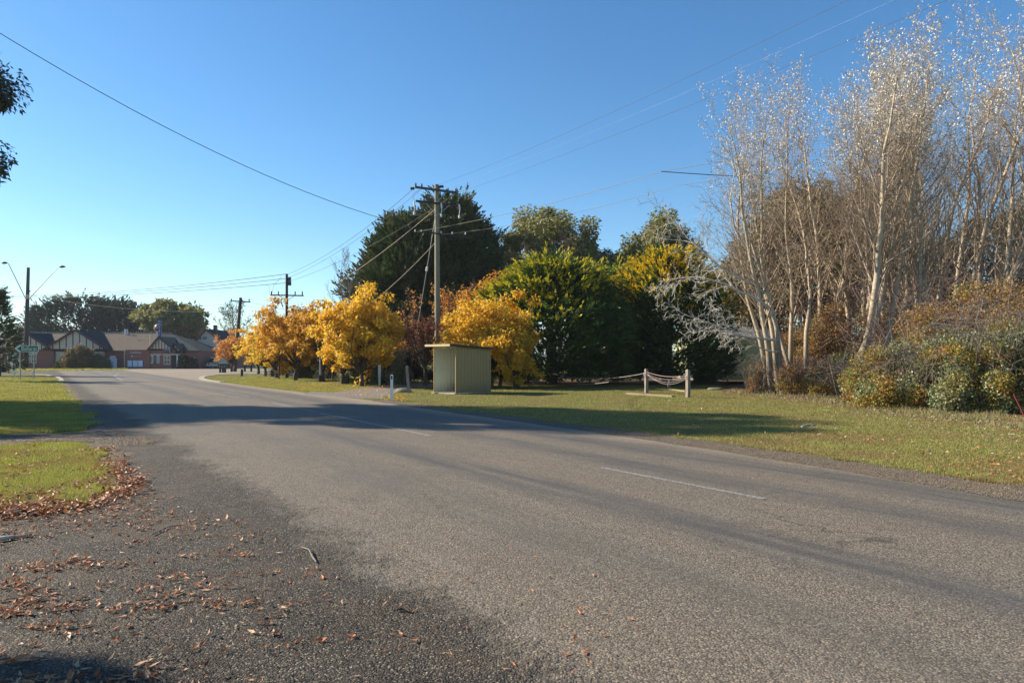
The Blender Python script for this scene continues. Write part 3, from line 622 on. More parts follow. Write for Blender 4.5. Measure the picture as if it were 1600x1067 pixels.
def clump_tree(name, loc, h, rx, zb, leafmat, bmat, seed, ncl=60, per=160, L=.14, W=.07, rc=.3, flat=.8, droop=.4, trunk=.15, fork=None, ry=None, hollow=.55, shapes=None, lean=(0, 0), limbs=10, twig=0, multi=None, topflat=1.0, edge=0.0, lumpy=.28, **kw):
    """crown of many leaf clumps; clumps spread through an uneven ellipsoid, gaps between them"""
    rng = np.random.default_rng(seed); t = empty(name, (*loc, 0), **kw); ry = ry or rx
    C = []
    shapes = shapes or [(lean[0], lean[1], (zb+h)/2, rx, ry, (h-zb)/2, 1.0)]
    wts = np.array([s[6] for s in shapes]); wts = wts/wts.sum()
    for s, wgt in zip(shapes, wts):
        k = max(3, int(ncl*wgt)); u = nrm(rng.normal(size=(k, 3))); rr = rng.uniform(hollow, 1, k)**.6
        lump = np.array([1+lumpy*mnoise.noise(Vector(a*1.8)+Vector((seed*1.7, 0, 0))) for a in u])
        q = u*(rr*lump)[:, None]*np.array((s[3], s[4], s[5]))*.9; q[:, 2] = np.where(q[:, 2] > 0, q[:, 2]*topflat, q[:, 2])
        C.append(q+np.array(s[:3]))
    C = np.concatenate(C); RC = rc*rx*rng.uniform(.6, 1.25, len(C))
    m = MB(); th = fork or max(zb*1.05, h*.25)
    trunk_to(m, rng, C, trunk, th, lean, limbs)
    if multi:
        for (bx, by) in multi: trunk_to(m, rng, C, trunk*.8, th*.9, lean, limbs//2, base=(bx, by))
    m.build('trunk', bmat, t)
    m = MB(); n = len(C)*per; ci = np.repeat(np.arange(len(C)), per); u = nrm(rng.normal(size=(n, 3))); rr = rng.random(n)**.4
    p = C[ci]+u*(rr*RC[ci])[:, None]*np.array((1, 1, flat)); a = rng.normal(0, .7, (n, 3))+u*.7; a[:, 2] -= droop
    nb = rng.normal(0, .7, (n, 3))+u+nrm(p-np.array((0, 0, (zb+h)/2)))*.6
    keep = p[:, 2] > .1
    leafm = leafmat if isinstance(leafmat, list) else [leafmat]
    mi = (rng.random(n) < .5*(np.sin(ci*12.9898)*43758.5 % 1)) if len(leafm) > 1 else np.zeros(n, bool)
    for q in range(len(leafm)):
        s_ = keep & (mi == bool(q)); m.leaves(p[s_], a[s_], L*rng.uniform(.6, 1.35, s_.sum()), W*rng.uniform(.7, 1.3, s_.sum()), rng, q, .08, nb[s_])
    if twig:
        for _ in range(twig):
            i = rng.integers(len(C)); c = C[i]; o_ = nrm(c-np.array((0, 0, th)))
            e = nrm(o_+rng.normal(0, .4, 3)); m.tube([c-o_*RC[i]*1.5, c, c+e*RC[i]*rng.uniform(.6, 1.5)], [.02, .012, .005], 3, len(leafm), cap=False)
        leafm = leafm+[bmat]
    m.build('crown', leafm, t); return t

def spray_tree(name, loc, h, rx, zb, mats, bmat, seed, nsp=1500, nb=14, Ls=.9, L=.3, W=.05, prof=None, ry=None, up=.55, goldz=None, trunk=.3, lump=.3, lean=(0, 0), spread=.5, shapes=None, inner=.25, jagtop=0, **kw):
    """cypress: feathery sprays that point outwards and up from an uneven surface"""
    rng = np.random.default_rng(seed); t = empty(name, (*loc, 0), **kw); ry = ry or rx
    m = MB(); m.tube([(0, 0, -.2), (lean[0]*.3, lean[1]*.3, h*.4), (lean[0], lean[1], h*.8)], [trunk*1.3, trunk, trunk*.3], 8)
    for k in range(14):
        z = zb+(h*.75-zb)*rng.random(); a = rng.random()*6.28; e = np.array((math.cos(a)*rx*.75, math.sin(a)*ry*.75, z+.3*rx))
        m.tube([(0, 0, z*.9), e*(.5, .5, 1)-(0, 0, .1), e], [trunk*.4, trunk*.25, .02], 5, cap=False)
    m.build('trunk', bmat, t)
    prof = prof or (lambda s: np.sqrt(np.clip(1-(2*s-.9)**2/1.25, .02, 1)))
    n = nsp; s = rng.random(n)**.85; az = rng.random(n)*2*math.pi
    z = zb+(h-zb)*s; lm = np.array([1+lump*mnoise.noise(Vector((math.cos(a)*1.6, math.sin(a)*1.6, zz*.55+seed)))+lump*.5*mnoise.noise(Vector((math.cos(a)*4, math.sin(a)*4, zz*1.6+seed))) for a, zz in zip(az, z)])
    dep = np.where(rng.random(n) < inner, rng.uniform(.35, .8, n), rng.uniform(.82, 1.0, n))
    rr = prof(s)*lm*dep; c = np.stack([np.cos(az)*rr*rx+lean[0]*s, np.sin(az)*rr*ry+lean[1]*s, z+jagtop*rng.normal(0, 1, n)*(s > .8)], 1)
    dr = np.stack([np.cos(az), np.sin(az), np.full(n, up)+s*up*1.1], 1)+rng.normal(0, .28, (n, 3)); dr = nrm(dr)
    Lq = Ls*rng.uniform(.55, 1.3, n)
    ci = np.repeat(np.arange(n), nb); tt = np.tile(np.linspace(0, 1, nb), n)+rng.normal(0, .04, n*nb)
    side = nrm(np.cross(dr, rng.normal(size=(n, 3))))[ci]
    sg = rng.choice([-1, 1], n*nb)[:, None]
    p = c[ci]+dr[ci]*(tt*Lq[ci]*.8)[:, None]
    a = dr[ci]*.9+side*sg*spread*(1.1-tt[:, None]*.6)+rng.normal(0, .18, (n*nb, 3))
    LL = L*rng.uniform(.6, 1.25, n*nb)*(1.2-.5*tt)
    m = MB(); ms = mats if isinstance(mats, list) else [mats]
    if len(ms) > 1:
        zz = p[:, 2]; gold = (dep[ci] > .8) & (rng.random(n)[ci] < goldz(s, az, rng)[ci]) & (tt > .25)
        for q in (0, 1): s_ = gold == bool(q); m.leaves(p[s_], a[s_], LL[s_], W, rng, q, .05)
    else: m.leaves(p, a, LL, W, rng, 0, .05)
    m.build('crown', ms, t); return t

# --- row of poplars
PP = dict(seg=[13, 6, 4, 3], wob=[.085, .12, .15, .17], up=[.03, .10, .07, .04], taper=[.86, .85, .8, .7], side=[8, 5, 3, 3], n=[24, 9, 6, 0], start=[.30, .18, .15, 0],
          ang=[34, 38, 42, 40], len=[.40, .42, .42, .5], sh=[.55, .4, .4, .3], rr=[.52, .5, .5, .5], rmin=.0075, max=3)
def keep_top(h, lo=.5):
    def k(T, r): z = T[:, 2]/h; return r.random(len(T)) < np.clip((z-.64)*1.9, .01, .5)
    return k
NAMES = []
protos = []
for i, (h, r, lean) in enumerate([(15.6, .14, (-.05, 0)), (16.4, .13, (.05, .03)), (15.0, .15, (.12, -.03)), (17.0, .13, (-.02, .06)), (14.2, .11, (.16, .02)), (16.0, .12, (-.10, -.04))]):
    P_ = dict(PP); P_['start'] = [[.22, .28, .34, .26, .30, .22][i], .12, .12, 0]
    protos.append(bare_tree('poplar_tree', (0, 0), h, r, P_, 40+i, M['poplar'], [M['white_leaf'], M['tan_leaf']],
        dict(keep=keep_top(h), per=1, spread=.08, L=.11, W=.08, split=h*.78, droop=.3), lean))
spots = [  # photo column of the foot, distance, proto, turn, scale
    (1198, 33.0, 1, 5.0, .86), (1328, 36, 3, 1.7, 1.04), (1356, 34.5, 5, 3.9, 1.0), (1392, 32, 2, 2.8, 1.0), (1410, 37, 0, 0.6, 1.08), (1456, 35, 4, 1.5, 1.1), (1505, 35, 0, 2.2, 1.12), (1250, 30.5, 4, 2.0, .84), (1368, 30, 0, 1.2, .98), (1432, 29, 5, 4.4, .98), (1207, 31.0, 0, 0.2, .88), (1222, 32.0, 3, 1.1, .86), (1236, 34.5, 5, 0.4, .94), (1262, 33, 1, 2.2, .90), (1283, 36, 3, 4.0, 1.05), (1300, 35, 0, 2.9, 1.05),
    (1322, 30.5, 2, 0.1, .98), (1336, 29.0, 2, 5.9, 1.02), (1344, 28.2, 4, 0.3, 1.02), (1378, 33, 5, 3.3, 1.05), (1402, 35, 1, 5.1, .98), (1418, 31, 4, .6, 1.08), (1446, 33, 3, 2.6, 1.02), (1464, 29.5, 0, 5.5, 1.06),
    (1490, 31.5, 5, 1.9, 1.1), (1518, 30, 1, .9, 1.02), (1546, 33.5, 2, 2.4, 1.15), (1572, 28.5, 0, 3.9, 1.04), (1600, 30.5, 3, 5.2, 1.06), (1636, 29, 5, .2, 1.05), (1672, 31, 1, 3.0, 1.05), (1350, 38, 1, 1.0, 1.15), (1480, 38, 3, 0.0, 1.2), (1590, 38, 5, 4.4, 1.2)]
order = ['first', 'second', 'third', 'fourth', 'fifth', 'sixth', 'seventh', 'eighth', 'ninth', 'tenth', 'eleventh', 'twelfth', 'thirteenth', 'fourteenth', 'fifteenth', 'sixteenth', 'seventeenth', 'eighteenth', 'nineteenth', 'twentieth']; order += ['twenty-'+q for q in order[:9]]+['thirtieth']; order += ['thirty-'+q for q in order[:9]]
special = {0: 'pale poplar near the left end of the row, its stem leaning over the lawn', 6: 'poplar with dark butt, left one of the close leaning cluster of three', 7: 'thick dark-footed poplar in the middle of the close leaning cluster of three', 8: 'slim leaning poplar on the right of the close cluster of three',
           21: 'tall poplar rising behind the leaning cluster of three', 22: 'tall poplar in the back row above the bramble mound', 23: 'tallest poplar at the right edge of the photo, in the back row', 24: 'thin poplar just left of the first trunk of the row, set back', 25: 'short slim poplar rising from the olive bush', 26: 'poplar just right of the leaning cluster of three', 27: 'slim poplar rising at the left end of the rusty bushes', 28: 'back-row poplar just left of the leaning cluster', 29: 'back-row poplar directly behind the leaning cluster', 30: 'poplar leaning right, third after the leaning cluster', 31: 'tall back-row poplar over the left end of the rusty bushes', 32: 'small back-row poplar over the orange bramble', 33: 'tall back-row poplar over the white-headed bramble'}
used = set()
spots = spots[10:]+[spots[0]]+spots[7:10]+spots[1:7]
for i, (cx, Y, pi, rz, s) in enumerate(spots):
    o = protos[pi] if pi not in used else copy_tree(protos[pi]); used.add(pi)
    o.location = (gx(cx, Y), Y, 0); o.rotation_euler = (0, 0, rz); s *= .88; o.scale = (s, s, s)
    tl = R(max(-7, min(8, (cx-1330)/22))+random.Random(i).uniform(-3, 3)); o.rotation_euler = (Matrix.Rotation(tl, 3, 'Y') @ Matrix.Rotation(R(random.Random(i+50).uniform(-3, 3)), 3, 'X') @ Matrix.Rotation(rz, 3, 'Z')).to_euler()
    tag(o, special.get(i, 'white-barked poplar, %s trunk of the whole row counted from its left end' % order[sorted(q[0] for q in spots).index(cx)]), 'tree', 'poplars in the row beside the lawn')
# low silvery limbs that hang out over the lawn from the first poplars
PL = dict(seg=[8, 6, 5, 3], wob=[.12, .17, .2, .22], up=[.02, -.01, .0, .02], taper=[.8, .8, .7, .6], side=[6, 4, 3, 3], n=[10, 7, 5, 0], start=[.35, .1, .1, 0], ang=[45, 45, 45, 40], len=[.42, .45, .5, .5], sh=[.3, .3, .3, .3], rr=[.45, .5, .6, .6], rmin=.010, max=3)
m = MB(); tips = []; rg = np.random.default_rng(77)
fx, fy = gx(1222, 30.6), 30.6
limb(m, rg, (-.3, 0, 3.6), (-1, -.25, .35), 5.4, .075, 0, PL, tips)
limb(m, rg, (-.2, 0, 2.4), (-1, -.2, -.02), 5.0, .06, 0, PL, tips)
limb(m, rg, (0, 0, 1.9), (-.9, -.3, .05), 3.4, .04, 0, PL, tips)
low = empty('leaning_tree', (fx, fy, 0), label='bare silver-twigged tree whose low limbs droop over the lawn beside the cypress', cat='tree')
mt = MB(); mt.tube([(0, 0, -.2), (-.08, 0, 1.5), (-.25, 0, 3.0), (-.9, -.1, 5.2), (-1.9, -.2, 8.2)], [.13, .11, .10, .07, .03], 8); mt.build('trunk', M['poplar'], low)
limb(m, rg, (-.6, -.05, 4.4), (-.7, .1, .6), 6.0, .06, 0, PL, tips); limb(m, rg, (-1.1, 0, 6), (-.6, .2, .8), 5.0, .05, 0, PL, tips)
m.build('crown', M['bark_silver'], low)

# --- thicket under the poplars
def mound(name, cx, Y, h, rx, mats, seed, n=26000, L=.06, W=.045, bm=None, ry=None, label='', zb=0, twigs=60, group=None, cat='shrub', spiky=.3):
    rng = np.random.default_rng(seed); t = empty(name, (gx(cx, Y), Y, 0), label=label, cat=cat, group=group); ry = ry or rx*.8
    C = []; k = 60
    u = nrm(rng.normal(size=(k, 3))); u[:, 2] = abs(u[:, 2]); C = u*rng.uniform(.45, .92, (k, 1))*np.array((rx, ry, h)); C[:, 2] = C[:, 2]*.85+h*.08
    C = np.concatenate([C, np.stack([rng.uniform(-.8, .8, 18)*rx, rng.uniform(-.9, .2, 18)*ry, rng.uniform(.05, .3, 18)*h], 1)])
    ci = rng.integers(0, len(C), n); p = C[ci]+nrm(rng.normal(size=(n, 3)))*(rng.random(n)**.5*.24*rx)[:, None]*np.array((1, 1, min(1, h/rx)))
    p = p[p[:, 2] > .03]; n = len(p); a = rng.normal(0, 1, (n, 3))
    m = MB(); mats = mats if isinstance(mats, list) else [mats]; which = (np.sin(p[:, 0]*2.1+seed)+np.sin(p[:, 2]*2.9+p[:, 0]*1.2+seed*2)+np.sin(p[:, 1]*2.3+p[:, 2]*5.1)+rng.normal(0, .8, n) > .5) if len(mats) > 1 else np.zeros(n, bool)
    for q in range(len(mats)):
        s_ = which == bool(q); m.leaves(p[s_], a[s_], L*rng.uniform(.6, 1.4, s_.sum()), W, rng, q, .1, rng.normal(size=(s_.sum(), 3))+np.array((0, 0, .8)))
    m.build('foliage', mats, t)
    m = MB()
    for i in range(twigs):
        a0 = rng.uniform(-.7, .7, 2)*np.array((rx, ry)); e = np.array((a0[0]*1.5+rng.normal(0, .35*rx), a0[1]*1.5, h*rng.uniform(.6, 1.15)))
        q = np.array((a0[0], a0[1], -.05)); mid = (q+e)/2+rng.normal(0, .12*rx, 3); mid[2] = e[2]*rng.uniform(.55, .85)
        m.tube([q, q*.5+mid*.5, mid, e], [.018, .014, .010, .004], 3, cap=False)
        for _ in range(4):
            s0 = mid*.5+e*.5; m.tube([mid+(e-mid)*rng.random(), s0+rng.normal(0, .28*rx, 3)], [.007, .003], 3, cap=False)
    m.build('stems', bm or M['bark_grey'], t); return t
mound('bramble_bush', 1408, 22.8, 2.3, 2.0, [M['bramble'], M['bramble_g']], 1, 44000, .07, .055, label='low green and orange bramble mound left of the thicket front')
mound('bramble_bush', 1500, 21.5, 2.9, 1.9, [M['bramble_g'], M['bramble']], 2, 44000, .068, .054, label='dense green bramble with white seed heads, right of the orange mound')
mound('bramble_bush', 1595, 20.6, 3.2, 1.8, [M['bramble_g'], M['bramble']], 3, 44000, .066, .052, label='dark green bramble at the right edge of the photo')
mound('bramble_bush', 1690, 19.6, 2.8, 2.0, [M['bramble_g'], M['rust']], 31, 14000, .06, .05, label='bramble beyond the right edge of the photo')
mound('bramble_bush', 1452, 22.0, 1.75, 1.5, [M['rust'], M['bramble']], 36, 26000, .066, .05, label='rusty bramble filling the dip between the first two green mounds')
mound('bramble_bush', 1548, 21.0, 1.9, 1.5, [M['bramble'], M['rust']], 37, 26000, .066, .05, label='orange bramble between the white-headed one and the right edge one')
mound('bramble_bush', 1362, 24.0, 1.25, 1.1, [M['bramble'], M['rust']], 38, 14000, .066, .05, label='low bramble runners at the left foot of the orange mound')
mound('thicket_bush', 1470, 25.5, 4.2, 2.5, [M['rust'], M['bramble']], 4, 46000, .085, .065, label='rusty brown bush standing behind the green and orange bramble', twigs=50, bm=M['bark_twig'])
mound('thicket_bush', 1575, 24.5, 5.4, 2.6, [M['rust'], M['bramble']], 5, 52000, .085, .065, label='tall orange-brown bush at the right edge behind the brambles', twigs=50, bm=M['bark_twig'])
mound('thicket_bush', 1385, 31.5, 4.8, 2.3, [M['rust'], M['shrub']], 6, 40000, .09, .065, label='brown bush between the leaning poplars and the orange bramble', twigs=50, bm=M['bark_twig'])
mound('thicket_bush', 1310, 34, 4.8, 2.2, M['rust'], 7, 34000, .09, .065, label='rust-leaved bush behind the poplars left of the leaning cluster', twigs=60, bm=M['bark_twig'])
mound('thicket_bush', 1262, 36, 4.6, 2.0, [M['rust'], M['shrub']], 8, 30000, .09, .065, label='reddish bush behind the first white poplars', twigs=50, bm=M['bark_twig'])
mound('twiggy_bush', 1182, 31.3, 1.75, .55, M['rust'], 9, 1800, .06, .045, label='small sparse twiggy bush at the left foot of the first poplar', twigs=55)
mound('twiggy_bush', 1240, 30.4, 1.55, .95, [M['rust'], M['bramble']], 10, 5200, .06, .045, label='brown twiggy undergrowth in front of the first poplars', twigs=60, bm=M['bark_twig'])
mound('twiggy_bush', 1287, 29.8, 1.65, .9, [M['bramble'], M['rust']], 12, 7800, .06, .045, label='olive bush with yellowing leaves left of the leaning cluster', twigs=90)
mound('green_bush', 1322, 30.2, 1.3, .75, M['shrub'], 13, 9000, .07, .05, label='dark green bush at the foot of the leaning poplar cluster', twigs=20)
mound('thicket_bush', 1500, 36, 6.4, 3.2, [M['rust'], M['shrub']], 14, 32000, .12, .09, label='tall brown bush deep behind the right-hand poplars', twigs=60, bm=M['bark_twig'])
mound('thicket_bush', 1620, 33, 6.8, 3.2, [M['rust'], M['shrub']], 15, 32000, .12, .09, label='tall brown bush behind the poplars at the right edge', twigs=60, bm=M['bark_twig'])
mound('thicket_bush', 1405, 41, 6.2, 3.0, [M['rust'], M['shrub']], 16, 26000, .13, .09, label='brown bush deep behind the leaning poplar cluster', twigs=60, bm=M['bark_twig'])
# --- big background trees behind the poplars
clump_tree('gum_tree', (gx(1290, 52), 52), 16.8, 6.6, 3.4, M['euc_brown'], M['bark_grey'], 21, 150, 260, .36, .15, .24, droop=.8, trunk=.35, hollow=.3, label='broad olive-brown gum tree seen through the poplars', cat='tree', twig=60)
clump_tree('gum_tree', (gx(1180, 56), 56), 11.5, 4.4, 3, M['euc_brown'], M['bark_grey'], 22, 80, 220, .34, .14, .27, droop=.8, trunk=.25, hollow=.3, label='smaller brownish gum left of the broad one, behind the first poplars', cat='tree', twig=40)
clump_tree('gum_tree', (gx(1420, 58), 58), 13.5, 5.0, 3, M['euc'], M['bark_dark'], 23, 80, 240, .34, .16, .27, droop=.8, trunk=.3, hollow=.3, label='dark gum behind the middle of the poplar row', cat='tree')
spray_tree('conifer_tree', (gx(1560, 50), 50), 11.5, 4.2, .5, M['cypress'], M['bark_dark'], 24, 1400, 13, 1.1, .4, .08, label='dark green conifer behind the right-hand poplars', cat='tree')
spray_tree('conifer_tree', (gx(1650, 47), 47), 12.5, 4.2, .5, M['cypress'], M['bark_dark'], 25, 1000, 13, 1.1, .4, .08, label='dark conifer behind the poplars, cut by the right edge', cat='tree')
spray_tree('golden_conifer', (gx(1168, 58.5), 58.5), 7.2, 1.9, .8, [M['gold_green'], M['gold_tip2']], M['bark_dark'], 26, 620, 12, .7, .28, .06, goldz=lambda s, az, r: np.clip(.35+s*.7, 0, 1), label='small golden conifer above the pale green shed', cat='tree')
mound('hedge_bush', 1265, 47, 3.2, 2.6, M['shrub'], 17, 9000, .14, .1, label='dark bushes behind the first poplars beside the shed', twigs=30)

mound('hedge_bush', 1310, 60, 7.0, 6.0, [M['shrub'], M['rust']], 18, 14000, .24, .17, label='green and brown trees deep behind the poplar row', twigs=40)
mound('hedge_bush', 1440, 62, 7.5, 6.5, [M['shrub'], M['rust']], 19, 14000, .24, .17, label='dark bush mass deep behind the right poplars', twigs=40)
mound('hedge_bush', 1225, 58, 5.2, 4.0, M['shrub'], 20, 9000, .2, .14, label='green bush mass left behind the first poplars', twigs=30)
# --- golden cypresses
def dome(s): return np.sqrt(np.clip(1-np.abs(2*s-.72)**2.4/1.75, .03, 1))
G1 = lambda s, az, r: np.clip((s-.40)*2.0+.22*np.sin(az*3)+.2*np.cos(az-2.8), 0, .95)
spray_tree('golden_cypress', (gx(862, 42.5), 42.5), 7.3, 4.3, .25, [M['gold_green'], M['gold_tip']], M['bark_dark'], 31, 4600, 13, 1.0, .30, .095, prof=dome, up=.30, goldz=G1, lump=.42, jagtop=.25, label='broad green cypress with golden tips right of the bus shelter', cat='tree', inner=.45)
spray_tree('golden_cypress', (gx(1042, 44.5), 44.5), 8.1, 3.5, .25, [M['gold_green'], M['gold_tip2']], M['bark_dark'], 32, 4600, 13, 1.1, .30, .095, prof=dome, up=.32, goldz=lambda s, az, r: np.clip((s-.42)*2.4, 0, .97), lump=.42, jagtop=.3, label='taller cypress with amber-gold crown behind the rope posts', cat='tree', inner=.45)
spray_tree('golden_cypress', (gx(958, 47), 47), 7.4, 2.8, .25, [M['gold_green'], M['gold_tip']], M['bark_dark'], 33, 2400, 13, 1.0, .30, .095, prof=dome, up=.32, goldz=G1, lump=.4, jagtop=.3, label='cypress squeezed between the two broad golden ones', cat='tree', inner=.45)
# --- dark conifer behind the pole
def mac(s): return np.clip(1.05-np.abs(s-.36)**1.7*1.75, .10, 1)
spray_tree('cypress_tree', (gx(644, 66), 66), 14.0, 5.0, 1.5, M['cypress'], M['bark_dark'], 35, 4200, 14, 1.9, .6, .17, prof=mac, up=.55, lump=.55, jagtop=.4, label='massive dark cypress behind the tall power pole, left half', cat='tree', trunk=.5)
spray_tree('cypress_tree', (gx(704, 68), 68), 16.2, 4.7, 1.5, M['cypress'], M['bark_dark'], 36, 4200, 14, 2.0, .6, .17, prof=mac, up=.55, lump=.6, jagtop=.5, label='taller peak of the dark cypress pair, right of the power pole', cat='tree', trunk=.5)
# --- gums in the middle distance
clump_tree('gum_tree', (gx(862, 70), 70), 17.4, 5.6, 5.5, M['euc'], M['bark_pale'], 41, 120, 330, .36, .2, .25, droop=.5, trunk=.35, hollow=.45, label='round-headed gum tree left of the sky gap above the cypress', cat='tree', fork=7.5)
clump_tree('gum_tree', (gx(952, 72), 72), 14.2, 2.6, 7.0, M['euc_blue'], M['bark_pale'], 42, 40, 130, .36, .18, .30, droop=.5, trunk=.22, hollow=.2, label='sparse blue-green gum between the two round-headed gums', cat='tree')
clump_tree('gum_tree', (gx(1036, 70), 70), 16.1, 4.6, 5.5, M['euc'], M['bark_pale'], 43, 90, 320, .36, .2, .26, droop=.5, trunk=.3, hollow=.45, label='round-headed gum tree behind the amber cypress crown', cat='tree', fork=7.5)
PB = dict(seg=[9, 7, 6, 4], wob=[.06, .13, .16, .2], up=[.02, .03, -.10, -.22], taper=[.8, .8, .7, .6], side=[7, 4, 3, 3], n=[15, 8, 7, 0], start=[.25, .15, .1, 0], ang=[42, 38, 38, 30], len=[.42, .42, .42, .5], sh=[.5, .4, .4, .3], rr=[.45, .5, .55, .5], rmin=.011, max=3)
bare_tree('birch_tree', (gx(868, 55), 55), 11.6, .13, PB, 51, M['bark_twig'], label='bare birch with drooping purple-brown twigs before the round gum', cat='tree', lean=(.12, 0))
bare_tree('birch_tree', (gx(826, 56), 56), 10.2, .12, PB, 52, M['bark_twig'], label='second bare birch, left of the first and lower', cat='tree', lean=(-.03, 0))
PS = dict(PB); PS['up'] = [.05, .12, .1, .05]; PS['rmin'] = .009; PS['ang'] = [30, 30, 30, 30]
bare_tree('bare_tree', (gx(1075, 49), 49), 10.4, .12, PB, 53, M['bark_grey'], label='grey bare tree between amber cypress and the poplars', cat='tree', lean=(.02, 0))
# --- bare trees behind the yellow row
bare_tree('bare_tree', (gx(548, 60), 60), 10.2, .10, PS, 54, M['bark_grey'], label='bare upright tree left of the massive dark cypress', cat='tree')
bare_tree('bare_tree', (gx(535, 58), 58), 9.0, .09, PS, 55, M['bark_grey'], label='bare tree just left of the upright one above the yellow crowns', cat='tree', lean=(-.15, 0))
for k, (cx, Y, h, lb) in enumerate([(725, 47, 6.2, 'bare grey shrub tree right of the power pole'), (640, 46, 5.4, 'bare twiggy tree left of the power pole above the russet one'), (700, 44, 5.4, 'twiggy tree with apricot leaves directly behind the power pole')]):
    PQ = dict(PS); PQ['start'] = [.12, .1, .1, 0]; PQ['n'] = [18, 8, 5, 0]; PQ['len'] = [.5, .45, .45, .5]
    bare_tree('bare_tree', (gx(cx, Y), Y), h, .07, PQ, 60+k, M['bark_twig'], M['pinkorange'], dict(keep=lambda T, r: r.random(len(T)) < (.25 if k == 2 else .06), per=2, spread=.1, L=.13, W=.08), label=lb, cat='tree')
bare_tree('elm_tree', (gx(368, 140), 140), 11.5, .25, dict(PS, rmin=.03, n=[20, 9, 5, 0], start=[.15, .1, .1, 0], len=[.55, .42, .45, .5], ang=[50, 35, 35, 30]), 64, M['bark_grey'], M['far_olive'], dict(keep=lambda T, r: r.random(len(T)) < .25, per=2, spread=.3, L=.3, W=.2), label='nearly bare round tree far behind the dark power pole', cat='tree')

# --- yellow street trees
def ytree(cx, Y, h, rx, zb, mat, seed, label, ncl=80, per=170, tr=.13, **k):
    ncl = int(ncl*2.4); per = int(per*.36); rx *= 1.08
    return clump_tree('golden_ash', (gx(cx, Y), Y), h, rx, zb, mat, M['bark_dark'], seed, ncl, per, .20, .115, .135, droop=.8, trunk=tr, hollow=.12, lumpy=.75, label=label, cat='tree', group='golden trees along the grass verge', fork=max(.9, zb*1.1), limbs=40, twig=170, flat=.75, **k)
ytree(565, 38.8, 5.6, 2.55, .9, M['yellow'], 71, 'largest golden tree, second trunk left of the driveway', 115, 190)
ytree(536, 42.0, 4.5, 1.55, .8, M['yellow'], 72, 'small low golden tree in front left of the largest one', 45, 170)
ytree(505, 47, 5.4, 2.1, 1.2, M['yellow2'], 79, 'deep golden tree behind the slim pale pole', 60, 130)
ytree(462, 49.5, 5.7, 2.9, 1.1, M['yellow2'], 73, 'orange-gold tree with forked dark trunk in the middle of the row', 110, 150)
ytree(430, 56, 4.3, 2.0, .6, M['yellow'], 74, 'low golden tree left of the forked trunk', 55, 150)
ytree(403, 70, 5.6, 2.2, 1.0, M['yellow'], 75, 'golden tree just right of the dark power pole', 55, 130)
ytree(448, 63, 6.2, 2.6, 1.6, M['yellow2'], 76, 'golden tree behind the forked one', 60, 120)
ytree(364, 84, 5.0, 2.3, .9, M['pinkorange'], 77, 'pale apricot tree at the far left end of the row', 55, 120)
ytree(488, 55, 5.6, 2.3, .9, M['yellow2'], 85, 'golden tree filling the gap behind the forked and the largest ones', 60, 140)
ytree(596, 44, 4.2, 1.6, .8, M['yellow2'], 86, 'thin amber tree right of the largest golden one', 26, 130)
ytree(414, 62, 4.6, 2.0, .7, M['yellow'], 87, 'golden tree between the low one and the dark pole', 50, 130)
ytree(768, 37.5, 5.0, 2.75, .5, M['yellow'], 78, 'bright yellow tree directly behind the bus shelter', 115, 190, multi=[(.5, .2), (-.5, .1)])
ytree(716, 38.5, 3.7, 1.5, .4, M['yellow'], 80, 'low yellow tree left of the bus shelter back', 40, 170)
ytree(806, 36.5, 3.2, 1.4, .35, M['yellow'], 82, 'yellow tree spilling out right of the shelter', 36, 170)
clump_tree('orange_tree', (gx(768, 45), 45), 7.2, 2.9, 1.5, [M['orange'], M['yellow2']], M['bark_dark'], 81, 85, 170, .18, .09, .26, droop=.7, trunk=.14, hollow=.3, label='orange-red tree above the yellow one and left of the cypress', cat='tree', twig=90)
clump_tree('plum_tree', (gx(664, 40), 40), 4.3, 1.55, 1.2, M['purple'], M['bark_dark'], 83, 55, 60, .10, .06, .28, droop=.3, trunk=.12, hollow=.3, label='russet-leaved small tree between driveway and shelter', cat='tree', twig=260, limbs=26)
clump_tree('plum_tree', (gx(520, 52), 52), 3.6, 1.2, .3, [M['purple'], M['pinkorange']], M['bark_dark'], 84, 26, 80, .12, .08, .3, trunk=.08, label='small purple-red tree seen between the golden trunks', cat='tree')

# --- garden shrubs behind the verge
for i, (cx, Y, h, rx, mt_, lb) in enumerate([
    (552, 43, 1.65, 1.0, M['shrub_pale'], 'pale variegated shrub right of the largest golden trunk'),
    (586, 42.5, 1.9, .85, M['shrub_pale'], 'pale shrub behind the grey driveway post'),
    (612, 44, 2.3, 1.35, M['shrub_dark'], 'dark clipped shrub left of the russet tree'),
    (644, 44.5, 2.5, 1.4, M['shrub_dark'], 'dark shrub behind the russet tree'),
    (572, 46, 2.0, 1.3, M['shrub_dark'], 'dark shrub behind the variegated ones'),
    (487, 56, 1.7, 1.3, M['shrub'], 'green shrub behind the stone block in the garden'),
    (508, 54, 1.5, .9, M['shrub_pale'], 'round grey-green shrub beside the slim pale pole'),
    (700, 46, 2.6, 1.7, M['shrub_dark'], 'dark shrub behind the bus shelter'),
    (622, 41.5, 2.4, .9, M['shrub_pale'], 'pale-flowering shrub above the timber driveway post'),
    (800, 47, 2.5, 2.0, M['shrub_dark'], 'dark undergrowth behind the yellow tree'),
    (455, 66, 2.2, 2.2, M['shrub_dark'], 'dark shrub far behind the forked golden tree'),
    (530, 60, 3.0, 2.6, M['shrub_dark'], 'tall dark shrub behind the largest golden tree'),
    (600, 55, 4.2, 3.2, M['shrub'], 'big green shrub below the massive cypress'),
    (1100, 46, 1.3, .8, M['shrub'], 'small green shrub against the pale green shed')]):
    mound('garden_shrub', cx, Y, h, rx, mt_, 100+i, 9000, .09, .06, label=lb, twigs=16)

